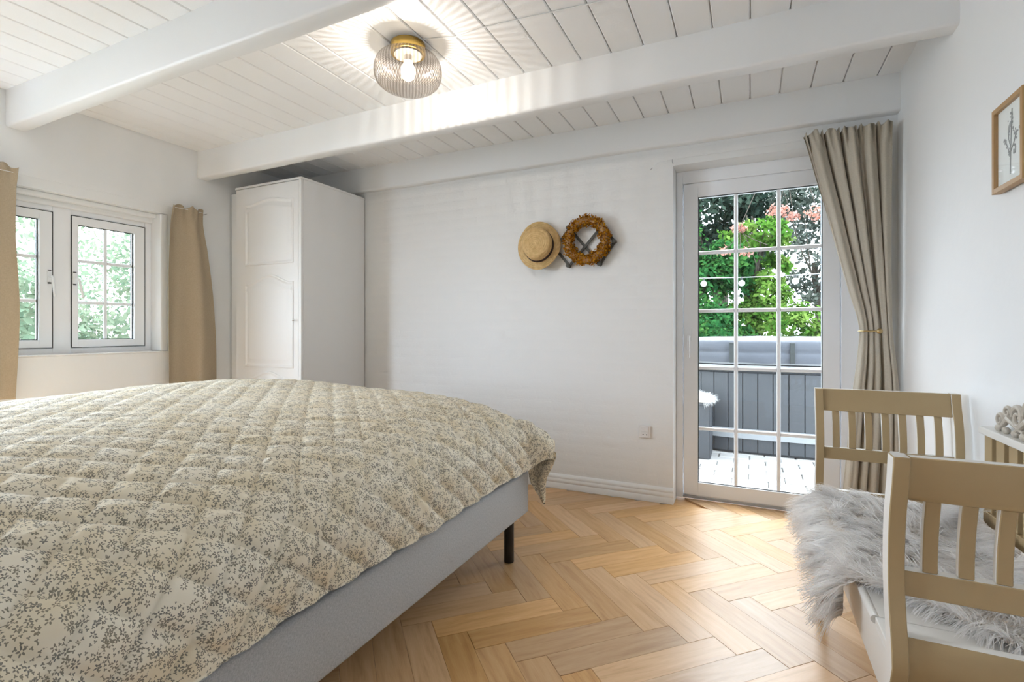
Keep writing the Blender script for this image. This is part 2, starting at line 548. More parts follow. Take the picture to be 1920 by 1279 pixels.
def beam(y0, y1, label, z0=ZB, x0=XL + .001, x1=XR + .02):
    m = MB(); n = 60; P = []
    for i in range(n + 1):
        x = x0 + (x1 - x0) * i / n
        wv = .003 * math.sin(x * 2.3 + y0) + .002 * math.sin(x * 6.1 + 2 * y0)
        c = .012
        P.append([(x, y0 + wv, ZC + .004), (x, y0 + wv, z0 + c + wv), (x, y0 + c * .5 + wv, z0 + .003 + wv), (x, y0 + c + wv, z0 + wv), (x, y1 - c, z0 + wv), (x, y1 - .003, z0 + .004 + wv), (x, y1, z0 + c + wv), (x, y1, ZC + .004), (x, y0 + wv, ZC + .004)])
    m.grid(P); m.f.append(tuple(range(8))); m.mi.append(0)
    o = m.build('beam', 'trim_white', ceil, smooth=True); o['label'] = label
    return o


beam(1.345, 1.432, 'white beam across the ceiling left of the lamp')
beam(2.428, 2.518, 'white beam across the ceiling in front of the wardrobe')
beam(3.262, YB + .02, 'white beam along the top of the back wall', z0=ZB + .006)

# ---- walls
DX0, DX1, DZ = -.438, .600, 2.146         # door opening
wb = MB()
wb.box(XL - .35, DX0, YB, YB + .34, -.1, ZC + .014).box(DX1, XR + .35, YB, YB + .34, -.1, ZC + .014).box(DX0, DX1, YB, YB + .34, DZ, ZC + .014)
wall_back = wb.build('wall_back', 'wall_brick_paint', kind='structure', fix=False); tag(wall_back, 'white painted brick back wall', 'wall')
WY0, WY1, WZ0, WZ1 = 1.085, 2.216, .945, 1.938   # left window opening
BY0, BY1, BZ0, BZ1 = -.13, .97, .80, 2.1        # added opening for the fill strips, out of view
wl = MB()
xa, xb = XL - .34, XL
wl.box(xa, xb, YF, BY0, -.1, ZC + .014).box(xa, xb, BY0, BY1, -.1, BZ0).box(xa, xb, BY0, BY1, BZ1, ZC + .014)
wl.box(xa, xb, BY1, WY0, -.1, ZC + .014).box(xa, xb, WY0, WY1, -.1, WZ0).box(xa, xb, WY0, WY1, WZ1, ZC + .014).box(xa, xb, WY1, YB, -.1, ZC + .014)
wall_left = wl.build('wall_left', 'plaster', kind='structure', fix=False); tag(wall_left, 'white plastered left wall with the small window', 'wall')
wall_front = MB().box(XL - .34, XR + .34, YF - .3, YF, -.1, ZC + .014).build('wall_front', 'plaster', kind='structure', fix=False); tag(wall_front, 'white wall behind the camera', 'wall')
f3 = struct_empty('added_window', 'added unseen window for fill light beside the bed head in the left wall', (XL - .1, .42, BZ0), 'window')  # added, unseen window frame around the fill strips
m = MB()
for a in (BY0, BY1 - .06): m.box(XL - .18, XL - .12, a, a + .06, BZ0, BZ1)
m.box(XL - .179, XL - .121, BY0 + .06, BY1 - .06, BZ0, BZ0 + .06).box(XL - .179, XL - .121, BY0 + .06, BY1 - .06, BZ1 - .06, BZ1)
m.build('frame', 'upvc_white', f3)

# right wall: hand-plastered, thicker below with a sloping ledge
ny, nz = 150, 110; P = []
for i in range(ny + 1):
    y = YF + (YB - YF) * i / ny; row = []
    for j in range(nz + 1):
        z = -.1 + (ZC + .114) * j / nz
        depth = .012 + .026 * max(0, min(1, (2.35 - y) / .5)); depth *= max(0, min(1, (2.75 - y) / .3))
        zl = .868 + .012 * math.sin(y * 9) + .05 * max(0, min(1, (2.12 - y) / .25))
        t = max(0, min(1, (zl + .045 - z) / .05)); t = t * t * (3 - 2 * t)
        nse = noise.noise(Vector((y * 1.7, z * 1.7, 3.1))) * .007 + noise.noise(Vector((y * 6, z * 6, 9.1))) * .002
        fade = min(1, (YB - y) / .15)
        row.append((XR + .006 - depth * t + nse * fade, y, z))
    P.append(row)
mw = MB().grid(P); mw.box(XR + .02, XR + .34, YF, YB, -.1, ZC + .014)
wall_right = mw.build('wall_right', 'plaster', smooth=True, kind='structure', fix=False); tag(wall_right, 'uneven white plastered right wall', 'wall')

# ---- bricks of the back wall
brick_mesh = {}


def brick_data(L, H):
    key = (round(L, 3), round(H, 3))
    if key in brick_mesh: return brick_mesh[key]
    b = MB(); x, z, e = L / 2, H / 2, .009
    o = [(-x, 0, -z), (x, 0, -z), (x, 0, z), (-x, 0, z)]
    md = [(-x + e * .4, -.0006, -z + e * .4), (x - e * .4, -.0006, -z + e * .4), (x - e * .4, -.0006, z - e * .4), (-x + e * .4, -.0006, z - e * .4)]
    t = [(-x + e, -.0011, -z + e), (x - e, -.0011, -z + e), (x - e, -.0011, z - e), (-x + e, -.0011, z - e)]
    b.add(o + md + t, [(8, 9, 10, 11)] + [(k * 4 + i, k * 4 + (i + 1) % 4, k * 4 + 4 + (i + 1) % 4, k * 4 + 4 + i) for k in (0, 1) for i in range(4)])
    brick_mesh[key] = b
    ob = b.build('brick', 'wall_brick_paint', smooth=True)
    me = ob.data; bpy.data.objects.remove(ob); brick_mesh[key] = me
    return me


BRL, BRH, JX, JZ = .228, .0595, .012, .012
cells = []
zc_, r = .112, 0
while zc_ + BRH < ZB - .01:
    x = -2.93 - (.12 if r % 2 else 0)
    while x < XR - .02:
        for (lo, hi) in (((-2.93), DX0 - .004), (DX1 + .004, XR - .015)):
            a, c = max(x, lo), min(x + BRL, hi)
            if c - a > .05: cells.append((a, c, zc_))
        if zc_ > DZ + .005:
            a, c = max(x, DX0), min(x + BRL, DX1)
            if c - a > .05: cells.append((a, c, zc_))
        x += BRL + JX
    zc_ += BRH + JZ; r += 1


def brick_score(c):
    a, b, z = c
    hidden = (z < .45 and a < -1.15) or (z < .72 and a < -1.6) or a > .2
    return (1 if hidden else 0, -(b - a) * (1 / (3.3 + abs(a + .4) * .3)))


cells.sort(key=brick_score)
rest = MB()
for n_, (a, c, z) in enumerate(cells):
    jit = random.uniform(-.0004, .0004)
    if n_ < 298:
        ob = bpy.data.objects.new('brick', brick_data(c - a, BRH)); COL.objects.link(ob)
        ob.location = ((a + c) / 2, YB + jit + .0002, z + BRH / 2); ob.parent = wall_back
        ob.rotation_euler = (random.uniform(-.004, .004), 0, random.uniform(-.0015, .0015))
    else:
        me = brick_data(c - a, BRH)
        rest.add([(v.co.x + (a + c) / 2, v.co.y + YB + jit, v.co.z + z + BRH / 2) for v in me.vertices], [tuple(p.vertices) for p in me.polygons])
if rest.v: rest.build('brick_rest', 'wall_brick_paint', wall_back, smooth=True, kind='stuff')

# ---- baseboard
prof = [(0, 0), (-.022, 0), (-.022, .032), (-.017, .040), (-.021, .047), (-.021, .060), (-.015, .069), (-.018, .076), (-.016, .086), (-.009, .095), (-.004, .098), (0, .100)]
bl = MB().prism([(-2.94, YB + .001 + y, .0005 + z) for y, z in prof], (2.94 + DX0 + .005, 0, 0), (0, 0, 0)).build('baseboard_back', 'trim_white', kind='structure', smooth=True)
tag(bl, 'white grooved baseboard along the back wall', 'baseboard')

# ---- balcony door
YD = 3.48
d1 = struct_empty('door_1', 'white glazed door with fifteen panes, hot tub beyond', (.08, YD, 0), 'door')
m = MB()
m.box(DX0 + .001, -.396, YD - .01, YD + .08, 0.001, DZ - .001).box(.486, DX1 - .001, YD - .01, YD + .08, .001, DZ - .001).box(-.396, .486, YD - .01, YD + .08, 2.066, DZ - .001)
m.build('door_frame', 'upvc_white', d1, bevel=.004)
MB().box(-.396, .486, YD + .0, YD + .09, .0, .018).build('threshold', 'steel', d1, bevel=.003)
gx0, gx1, gz0, gz1 = -.304, .394, .109, 1.972
sx0, sx1, sz0, sz1 = -.392, .482, .022, 2.062
m = MB()
m.box(sx0, gx0, YD, YD + .066, sz0, sz1).box(gx1, sx1, YD, YD + .066, sz0, sz1).box(gx0, gx1, YD, YD + .066, sz0, gz0).box(gx0, gx1, YD, YD + .066, gz1, sz1)
sash = m.build('sash', 'upvc_white', d1, bevel=.005)


def gasket(parent, axis, c0, c1, z0, z1, pos, th=.004, name='gasket'):
    g = MB()
    q = (pos, pos + .008)
    for (a, b, z, zz) in ((c0, c0 + th, z0, z1), (c1 - th, c1, z0, z1), (c0 + th, c1 - th, z0, z0 + th), (c0 + th, c1 - th, z1 - th, z1)):
        if axis == 'Y': g.box(a, b, q[0], q[1], z, zz)
        else: g.box(q[0], q[1], a, b, z, zz)
    return g.build(name, 'gasket', parent)


gasket(sash, 'Y', gx0, gx1, gz0, gz1, YD + .010)
vx = [gx0, -.077, .163, gx1]; hz = [gz0, .460, .857, 1.229, 1.607, gz1]
for x in vx[1:3]:
    MB().prism([(x - .012, 0, 0), (x - .008, -.009, 0), (x + .008, -.009, 0), (x + .012, 0, 0)], (0, 0, gz1 - gz0 - .008), (0, YD + .020, gz0 + .004)).build('muntin', 'upvc_white', sash)
for z in hz[1:5]:
    for i in range(3):
        a = vx[i] + (.012 if i else .004); b = vx[i + 1] - (.012 if i < 2 else .004)
        MB().prism([(a, 0, z - .012), (a, -.008, z - .008), (a, -.008, z + .008), (a, 0, z + .012)], (b - a, 0, 0), (0, YD + .020, 0)).build('muntin', 'upvc_white', sash)
for i in range(3):
    for j in range(5):
        MB().box(vx[i] + .001, vx[i + 1] - .001, YD + .022, YD + .026, hz[j] + .001, hz[j + 1] - .001).build('pane', 'glass', sash)
hd = MB(); hd.box(-.371, -.343, YD - .012, YD - .0005, 1.03, 1.12).tube([(-.357, YD - .010, 1.06), (-.357, YD - .035, 1.06), (-.357, YD - .04, 1.045), (-.357, YD - .04, .925)], .009, 10)
hd.build('handle', 'upvc_white', sash, smooth=True)

# ---- small left window: two sashes, each 2 x 3 panes
XW = XL - .12
w1 = struct_empty('window_1', 'white double casement window with twelve panes over the bed', (XW, 1.65, WZ0), 'window')
m = MB(); e = .001
m.box(XW - .07, XW - .002, WY0 + e, 1.172, WZ0 + e, WZ1 - e).box(XW - .07, XW - .002, 2.130, WY1 - e, WZ0 + e, WZ1 - e)
m.box(XW - .07, XW - .002, 1.603, 1.694, WZ0 + e, WZ1 - e)
for (a, b) in ((1.172, 1.603), (1.694, 2.130)):
    m.box(XW - .07, XW - .002, a, b, WZ0 + e, .990).box(XW - .07, XW - .002, a, b, 1.840, WZ1 - e)
m.build('frame', 'upvc_white', w1, bevel=.003)
MB().box(XW - .002, XL - .0005, 2.168, WY1 - e, WZ0 + .0105, WZ1 - .0015).box(XW - .001, XW + .03, WY0 + .002, 2.168, 1.872, WZ1 - .0005).box(XW + .03, XW + .07, WY0 + .002, 2.168, 1.905, WZ1 - .0005).build('reveal_moulding', 'trim_white', w1, bevel=.006)
MB().box(XW - .001, XL + .006, WY0 + e, WY1 - e, WZ0 + e, WZ0 + .010).build('sill', 'trim_white', w1, bevel=.003)
for (a, b, ga, gb, side) in ((1.176, 1.599, 1.212, 1.535, 1), (1.698, 2.126, 1.732, 2.061, 0)):
    m = MB(); z0, z1, g0, g1 = .994, 1.836, 1.042, 1.785
    m.box(XW - .05, XW + .004, a, ga, z0, z1).box(XW - .05, XW + .004, gb, b, z0, z1).box(XW - .05, XW + .004, ga, gb, z0, g0).box(XW - .05, XW + .004, ga, gb, g1, z1)
    s_ = m.build('sash', 'upvc_white', w1, bevel=.003)
    gasket(s_, 'X', ga, gb, g0, g1, XW - .026, th=.0045)
    gasket(s_, 'X', a - .003, b + .003, z0 - .003, z1 + .003, XW - .004, th=.003, name='seal')
    mid = (ga + gb) / 2; zz = [g0, 1.283, 1.553, g1]
    MB().prism([(0, mid - .011, 0), (.008, mid - .008, 0), (.008, mid + .008, 0), (0, mid + .011, 0)], (0, 0, g1 - g0 - .01), (XW - .030, 0, g0 + .005)).build('muntin', 'upvc_white', s_)
    for z in zz[1:3]:
        for (p, q) in ((ga + .005, mid - .011), (mid + .011, gb - .005)):
            MB().prism([(0, p, z - .011), (.007, p, z - .008), (.007, p, z + .008), (0, p, z + .011)], (0, q - p, 0), (XW - .030, 0, 0)).build('muntin', 'upvc_white', s_)
    for j in range(3):
        for (p, q) in ((ga + .001, mid - .0005), (mid + .0005, gb - .001)):
            MB().box(XW - .036, XW - .032, p, q, zz[j] + .001, zz[j + 1] - .001).build('pane', 'glass', s_)
    hy = 1.583 if side else 1.712; dy = .012 if side else .03
    h = MB(); h.box(XW + .004, XW + .012, hy - .012, hy + .012, 1.40, 1.47)
    h.tube([(XW + .010, hy, 1.435), (XW + .035, hy, 1.435), (XW + .042, hy + dy * .3, 1.425), (XW + .042, hy + dy, 1.31)], .007, 8)
    h.build('handle', 'upvc_white', s_, smooth=True)
    hg = MB()
    for z in (1.395, 1.472): hg.box(XW + .004, XW + .010, hy - .008, hy + .008, z - .004, z + .004)
    hg.build('handle_screw', 'black_metal', s_)

# ================================================================== FURNITURE
# ---- wardrobe
XS, WF = -2.944, 2.643
wd = thing('wardrobe', 'tall white wardrobe with arched panel door beside the back wall', 'wardrobe', (-3.30, 2.97, 0))
MB().box(-3.652, XS, WF + .02, YB - .012, .002, 2.205).build('carcass', 'wardrobe_white', wd, bevel=.002)
MB().box(-3.660, XS + .001, WF - .002, YB - .010, 2.205, 2.222).build('top_board', 'wardrobe_white', wd, bevel=.002)
door = MB().box(-3.648, XS - .026, WF - .002, WF + .019, .06, 2.200).build('door', 'wardrobe_white', wd, bevel=.002)
MB().box(XS - .024, XS, WF - .002, WF + .019, .06, 2.204).build('edge_strip', 'wardrobe_white', wd, bevel=.002)
MB().box(-3.79, -3.664, WF + .06, WF + .08, .002, 2.20).build('filler_panel', 'wardrobe_white', wd)


def arch_panel(x0, x1, z0, z1, rise):
    n = 24; out = []
    for i in range(n + 1):
        t = i / n; u = abs(2 * t - 1)
        h = rise * (0 if u > .86 else (.5 + .5 * math.cos(PI * u / .86)) ** .8) if rise else 0
        out.append((x0 + (x1 - x0) * t, z1 - rise + h))
    return [(x0, z0), (x1, z0)] + out[::-1]


def ringed(poly, levels):
    """stack of inset rings (inset, y) from the outline"""
    b = MB(); n = len(poly); cx = sum(p[0] for p in poly) / n; rings = []
    for ins, y in levels:
        rg = []
        for i in range(n):
            p = Vector(poly[i]); a = Vector(poly[i - 1]); c = Vector(poly[(i + 1) % n])
            t = ((p - a).normalized() + (c - p).normalized()); t = t.normalized() if t.length > 1e-6 else (c - p).normalized()
            nrm = Vector((-t.y, t.x)); s = 1 / max(.5, abs(nrm.dot(Vector((-(p - a).normalized().y, (p - a).normalized().x)))))
            q = p + nrm * ins * s; rg.append((q.x, y, q.y))
        rings.append(rg)
    vs = [v for rg in rings for v in rg]
    fs = [(k * n + i, k * n + (i + 1) % n, (k + 1) * n + (i + 1) % n, (k + 1) * n + i) for k in range(len(rings) - 1) for i in range(n)]
    fs.append(tuple((len(rings) - 1) * n + i for i in range(n)))
    b.add(vs, fs); return b


yd = WF - .002
for (z0, z1, rise) in ((1.598, 2.105, .03), (.822, 1.528, .065), (.12, .795, .065)):
    ringed(arch_panel(-3.545, -3.018, z0, z1, rise), [(0, yd + .0005), (.004, yd - .007), (.013, yd - .008), (.024, yd - .0005), (.032, yd - .0005), (.060, yd - .011), (.063, yd - .0115)]).build('raised_panel', 'wardrobe_white', door, smooth=True)
MB().sphere((-3.004, yd - .018, 1.176), .0085, 12, 8).tube([(-3.004, yd, 1.176), (-3.004, yd - .016, 1.176)], .004, 8).build('knob', 'chrome', door, smooth=True)
tag(MB().box(-3.775, -3.63, 3.10, 3.25, 2.2225, 2.312).build('wooden_block', 'wardrobe_white', bevel=.003), 'small white block lying on top of the wardrobe', 'block')

# ---- bed
BX1, BX0, BYF, BYH = -.990, -2.79, 2.290, .22
bed = thing('bed', 'wide box-spring bed in light grey fabric under the floral quilt', 'bed', (-1.89, 1.25, 0))
MB().box(BX0, BX1, BYH, BYF, .200, .405).build('base', 'bed_grey', bed, bevel=.012, smooth=True, seg=3)
MB().box(BX0 + .004, BX1 - .004, BYH + .004, BYF - .004, .4055, .585).build('mattress', 'mattress_grey', bed, bevel=.02, smooth=True, seg=3)
for x in (BX0 + .05, BX1 - .045):
    for y in (BYH + .12, BYF - .135):
        MB().lathe([(.0005, .0005), (.0225, .0005), (.024, .004), (.024, .2), (.0005, .2)], (x, y, 0), 'Z', 20).build('leg', 'black_metal', bed, smooth=True)

# ---- quilt: cloth coordinates (s across, t along), edges roll over the sides, corner hangs as a point
EX, EY, EXL = -1.065, 2.245, -2.735         # where the cloth turns over the right, foot and left edges
OV, OVF = .27, .31
ds = .0085
s = np.arange(EXL - .36, EX + OV + 1e-6, ds); t = np.arange(.08, EY + OVF + 1e-6, ds)
S, T = np.meshgrid(s, t, indexing='ij')
a = np.clip(S - EX, 0, None); b = np.clip(T - EY, 0, None); al = np.clip(EXL - S, 0, None)
Xb = np.clip(S, EXL, EX); Yb = np.clip(T, None, EY)
ztop = smooth_prof([(-2.735, .800), (-2.55, .815), (-2.3, .815), (-1.98, .803), (-1.6, .785), (-1.42, .757), (-1.27, .724), (-1.15, .690), (-1.065, .652)], Xb)
ztop = ztop - .030 * np.clip((Yb - 1.75) / .5, 0, 1) ** 2 * np.clip((-1.1 - Xb) / .4, 0, 1)
ztop = ztop + .010 * np.sin(Xb * 3.1 + Yb * 2.2) * np.clip((-1.2 - Xb) / .3, 0, 1)
# profiles: (arc length, outward, drop)
ps = [(0, 0, 0), (.06, .045, .038), (.12, .075, .088), (.18, .090, .145), (.27, .098, .230), (.33, .10, .29)]
pc = [(0, 0, 0), (.10, .095, .030), (.18, .165, .070), (.25, .215, .118), (.31, .212, .178), (.39, .170, .250), (.47, .145, .325), (.60, .135, .460)]
rr = np.sqrt(a * a + b * b); rr = rr * (1 + .08 * np.where((a > 0) & (b > 0), np.abs(np.sin(2 * np.arctan2(b, np.maximum(a, 1e-9)))), 0)); ph = np.arctan2(b, np.maximum(a, 1e-9)); ph = np.where(rr < 1e-9, 0, ph)
wc = np.abs(np.sin(2 * ph)) ** .75
wc = np.where((a > 0) & (b > 0), wc, 0)
hs = np.interp(rr, [p[0] for p in ps], [p[1] for p in ps]); zs = np.interp(rr, [p[0] for p in ps], [p[2] for p in ps])
hc = np.interp(rr, [p[0] for p in pc], [p[1] for p in pc]); zcn = np.interp(rr, [p[0] for p in pc], [p[2] for p in pc])
h = hs * (1 - wc) + hc * wc; dz = zs * (1 - wc) + zcn * wc
hl = np.interp(al, [p[0] for p in ps], [p[1] for p in ps]); zl = np.interp(al, [p[0] for p in ps], [p[2] for p in ps])
dirx = np.where(rr > 0, np.cos(ph), 0); diry = np.where(rr > 0, np.sin(ph), 0)
X = Xb + h * dirx - hl; Y = Yb + h * diry; Z = ztop - dz - zl * 1.25
# hem waves, pulled a little with the length
hemw = .005 * np.sin(T * 7.3 + .6) + .003 * np.sin(T * 17.0)
Z = Z + np.clip(a / OV, 0, 1) * np.where(b > 0, 0, hemw) * 1.0
# quilting
p = .135
q1 = np.abs(np.sin(PI * (S + T * 1.0) / p)); q2 = np.abs(np.sin(PI * (S - T * 1.0) / p))
dist = np.minimum(q1 * 1.25, q2) * p / (PI * 1.414); puff = (1 - np.exp(-dist / .009)) * (.72 + .28 * np.sqrt(q1 * q2))
side = np.clip((S + 1.60) / .35, 0, 1); amp = .0075 + .0085 * side


def fbm(U, V, sc, seed, octv=3):
    out = np.zeros_like(U); rng = np.random.RandomState(seed)
    for o in range(octv):
        for k in range(5):
            th = rng.uniform(0, 2 * PI); f = sc * 2**o * rng.uniform(.7, 1.3); phs = rng.uniform(0, 6.28)
            out += np.sin((U * math.cos(th) + V * math.sin(th)) * f + phs) / 2**o / 5
    return out


wr = fbm(S, T, 8, 3) * .005 + fbm(S, T, 42, 5) * .0012 * (1 + 1.2 * side)
cre = np.abs(fbm(S * 1.0 + .15 * T, T * .55, 34, 11, 2)); cre = np.clip(.10 - cre, 0, 1) * .05 * side   # sharp little folds on the slope
disp = amp * puff + wr * (1 - .5 * np.clip(rr / .2, 0, 1)) + cre
nx_ = np.clip(h * 0 + np.where(rr > 0, dirx * np.clip(rr / .12, 0, 1), 0), -1, 1) - np.clip(al / .12, 0, 1)
ny_ = np.where(rr > 0, diry * np.clip(rr / .12, 0, 1), 0)
slope = np.clip((S + 1.5) / .5, 0, 1) * .35 * (rr < 1e-9)
nx_ = nx_ + slope; nz_ = np.sqrt(np.clip(1 - np.clip(nx_**2 + ny_**2, 0, .97), 0, 1))
X = X + disp * nx_; Y = Y + disp * ny_; Z = Z + disp * nz_ + .006
NA, NB = S.shape
V1 = np.stack([X, Y, Z], -1).reshape(-1, 3)
V2 = np.stack([X - .010 * nx_, Y - .010 * ny_, Z - .010 * nz_], -1).reshape(-1, 3)
idx = np.arange(NA * NB).reshape(NA, NB)
F1 = np.stack([idx[:-1, :-1], idx[1:, :-1], idx[1:, 1:], idx[:-1, 1:]], -1).reshape(-1, 4)
per = np.concatenate([idx[:, 0], idx[-1, 1:], idx[::-1, -1][1:], idx[0, ::-1][1:]])
FE = np.stack([per[:-1], per[1:], per[1:] + NA * NB, per[:-1] + NA * NB], -1)
UVq = np.stack([S, T], -1).reshape(-1, 2)
quilt = np_mesh('quilt', np.concatenate([V1, V2]), np.concatenate([F1, F1[:, ::-1] + NA * NB, FE]), 'quilt', uv=np.concatenate([UVq, UVq]))
tag(quilt, 'cream diamond-quilted bedspread printed with small grey flowers', 'quilt')

# the corner of the cloth hangs as a pointed flap beyond the foot of the bed
fl_rows = [(-1.02, -0.862, 0.496), (-1.02, -0.866, 0.464), (-1.02, -0.879, 0.431), (-1.017, -0.897, 0.398), (-1.012, -0.915, 0.363), (-1.003, -0.922, 0.328), (-0.979, -0.925, 0.292), (-0.953, -0.926, 0.259), (-0.935, -0.929, 0.2335)]
FV = []; FU = []; NV_, NU_ = 40, 24
for j in range(NV_ + 1):
    q_ = j / NV_ * (len(fl_rows) - 1); i_ = min(int(q_), len(fl_rows) - 2); w_ = q_ - i_
    xa_, xb_, z_ = [fl_rows[i_][c] * (1 - w_) + fl_rows[i_ + 1][c] * w_ for c in range(3)]
    for i in range(NU_ + 1):
        u_ = i / NU_; x_ = xa_ + (xb_ - xa_) * u_
        FV.append((x_, 2.335 + .022 * math.sin(u_ * 5.0 + j * .03) * (1 - .5 * j / NV_) + .02 * u_, z_ + .004 * math.sin(u_ * 9))); FU.append((x_ + .3, z_ + 3.0))
FV = np.array(FV); fi = np.arange(len(FV)).reshape(NV_ + 1, NU_ + 1)
FF = np.stack([fi[:-1, :-1], fi[1:, :-1], fi[1:, 1:], fi[:-1, 1:]], -1).reshape(-1, 4)
flap = np_mesh('corner_flap', FV, FF, 'quilt', quilt, uv=np.array(FU))
flap.modifiers.new('thickness', 'SOLIDIFY').thickness = .008

# ---- ceiling lamp
LC = (-1.466, 1.945)
lamp = thing('ceiling_lamp', 'round ribbed smoky glass ceiling lamp with brass base', 'lamp', (LC[0], LC[1], ZC))
MB().lathe([(.0005, ZC - .0005), (.080, ZC - .0005), (.082, ZC - .004), (.082, ZC - .044), (.079, ZC - .048), (.0005, ZC - .048)], (LC[0], LC[1], 0), 'Z', 48).build('base', 'brass', lamp, smooth=True)
sp_ = [(.076, 2.413), (.090, 2.410), (.114, 2.403), (.137, 2.389), (.150, 2.370), (.1565, 2.350), (.158, 2.325), (.155, 2.300), (.144, 2.277), (.122, 2.258), (.095, 2.247), (.060, 2.240), (.030, 2.237), (.001, 2.236)]
dense = []
for i in range(len(sp_) - 1):
    for k in range(3):
        dense.append(tuple(sp_[i][j] + (sp_[i + 1][j] - sp_[i][j]) * k / 3 for j in (0, 1)))
dense.append(sp_[-1])
sh = MB().lathe(dense, (LC[0], LC[1], 0), 'Z', 360, ripple=lambda th: .012 * math.sin(60 * th)).build('glass_shade', 'lamp_glass', lamp, smooth='all')
MB().lathe([(.001, 2.4115), (.066, 2.4115), (.066, 2.407), (.020, 2.404), (.019, 2.380), (.001, 2.380)], (LC[0], LC[1], 0), 'Z', 20).build('bulb_socket', 'socket_white', lamp, smooth=True)
MB().lathe([(.013, 2.380), (.022, 2.367), (.033, 2.345), (.035, 2.325), (.029, 2.303), (.014, 2.291), (.0005, 2.289)], (LC[0], LC[1], 0), 'Z', 24).build('bulb', 'bulb', lamp, smooth=True)
pl = bpy.data.lights.new('lamp_light', 'POINT'); pl.energy = 7; pl.color = (1, .94, .88); pl.shadow_soft_size = .004
plo = bpy.data.objects.new('lamp_light', pl); COL.objects.link(plo); plo.location = (LC[0], LC[1], 2.278)
cb = MB().tube([(-1.375, 1.935, ZC - .003), (-1.22, 1.985, ZC - .003), (-1.08, 1.975, ZC - .0035), (-.86, 1.995, ZC - .003), (-.5, 2.03, ZC - .003), (.10, 2.09, ZC - .003), (.70, 2.14, ZC - .003)], .0028, 8).build('lamp_cable', 'trim_white', smooth=True)
tag(cb, 'thin white cable running along the ceiling from the lamp', 'cable')

# ---- hat, wreath and lattice rack
rack = thing('coat_rack', 'dark grey wooden lattice peg rack on the back wall', 'coat rack', (-1.05, YB, 1.7))
yr = YB - .003
nodes_top = [(-1.325, 1.84), (-1.095, 1.815), (-.905, 1.800)]
zt_, zm, zbm = 1.815, 1.685, 1.555
pts_x = [-1.43, -1.325, -1.22, -1.115, -1.01, -.905, -.80]


def rslat(x0, z0, x1, z1, lay):
    d = Vector((x1 - x0, 0, z1 - z0)); n = d.normalized(); q = Vector((-n.z, 0, n.x)) * .009
    y0 = yr - .006 - lay * .007
    A = Vector((x0, y0, z0)) - n * .012; B = Vector((x1, y0, z1)) + n * .012
    MB().prism([A - q, B - q, B + q, A + q], (0, -.0062, 0), (0, 0, 0)).build('lattice_slat', 'rack_grey', rack, bevel=.0012)


def rpeg(x, z):
    MB().lathe([(.0005, -.004), (.008, -.004), (.007, -.030), (.011, -.036), (.0145, -.044), (.014, -.052), (.008, -.057), (.0005, -.058)], (x, yr, z), 'Y', 14).build('peg', 'rack_grey', rack, smooth=True)


for x0, z0, x1, z1, lay in ((-1.33, 1.80, -1.122, 1.545, 0), (-1.122, 1.805, -1.325, 1.548, 1), (-1.122, 1.545, -.895, 1.80, 1), (-1.122, 1.805, -.905, 1.545, 0), (-.895, 1.80, -.805, 1.69, 0), (-.905, 1.545, -.805, 1.69, 1)):
    rslat(x0, z0, x1, z1, lay)
for x, z in ((-1.122, 1.805), (-1.122, 1.545), (-.905, 1.545), (-.805, 1.69), (-.895, 1.80), (-1.325, 1.545), (-1.325, 1.80)): rpeg(x, z)

hat = thing('straw_hat', 'round straw boater hat hanging on the lattice rack', 'hat', (-1.328, YB - .075, 1.69))
HR = Matrix.Rotation(math.radians(8), 3, 'Z') @ Matrix.Rotation(math.radians(-7), 3, 'X')
hc_ = Vector((-1.328, YB - .072, 1.692))
hm = MB(); n = 72; rows = []
prof_h = [(.001, -.088), (.05, -.0885), (.085, -.087), (.098, -.082), (.104, -.072), (.107, -.05), (.110, -.02), (.112, -.004), (.120, .0), (.145, .002), (.158, .001), (.160, .004), (.157, .006), (.120, .005), (.108, .002), (.104, -.02), (.100, -.06), (.09, -.08), (.001, -.084)]
for (r_, y_) in prof_h:
    rw = []
    for k in range(n + 1):
        th = 2 * PI * k / n; el = 1 + .07 * math.sin(th) ** 2
        wv = (.012 * math.sin(2 * th + .8) + .005 * math.sin(3 * th)) * max(0, (r_ - .11) / .05)
        rw.append(hc_ + HR @ Vector((r_ * math.cos(th) * .97, y_ + wv, r_ * math.sin(th) * el)))
    rows.append(rw)
hm.grid(rows).build('crown_and_brim', 'straw', hat, smooth='all')
hb = MB(); rows = []
for (r_, y_) in ((.1128, -.003), (.1115, -.018), (.1100, -.034), (.1072, -.034)):
    rows.append([hc_ + HR @ Vector((r_ * math.cos(2 * PI * k / n) * .97, y_, r_ * math.sin(2 * PI * k / n) * (1 + .07 * math.sin(2 * PI * k / n) ** 2))) for k in range(n + 1)])
hb.grid(rows).build('hat_band', 'hat_band', hat, smooth='all')

# wreath
WC = Vector((-.988, YB - .058, 1.707)); RX, RZ = .128, .132
wre = thing('dried_wreath', 'orange-brown dried flower wreath hanging on the lattice rack', 'wreath', tuple(WC))
MB().tube([WC + Vector((RX * math.cos(2 * PI * k / 40), 0, RZ * math.sin(2 * PI * k / 40))) for k in range(41)], .024, 8, cap=False).build('twig_ring', 'frame_wood', wre, smooth=True)


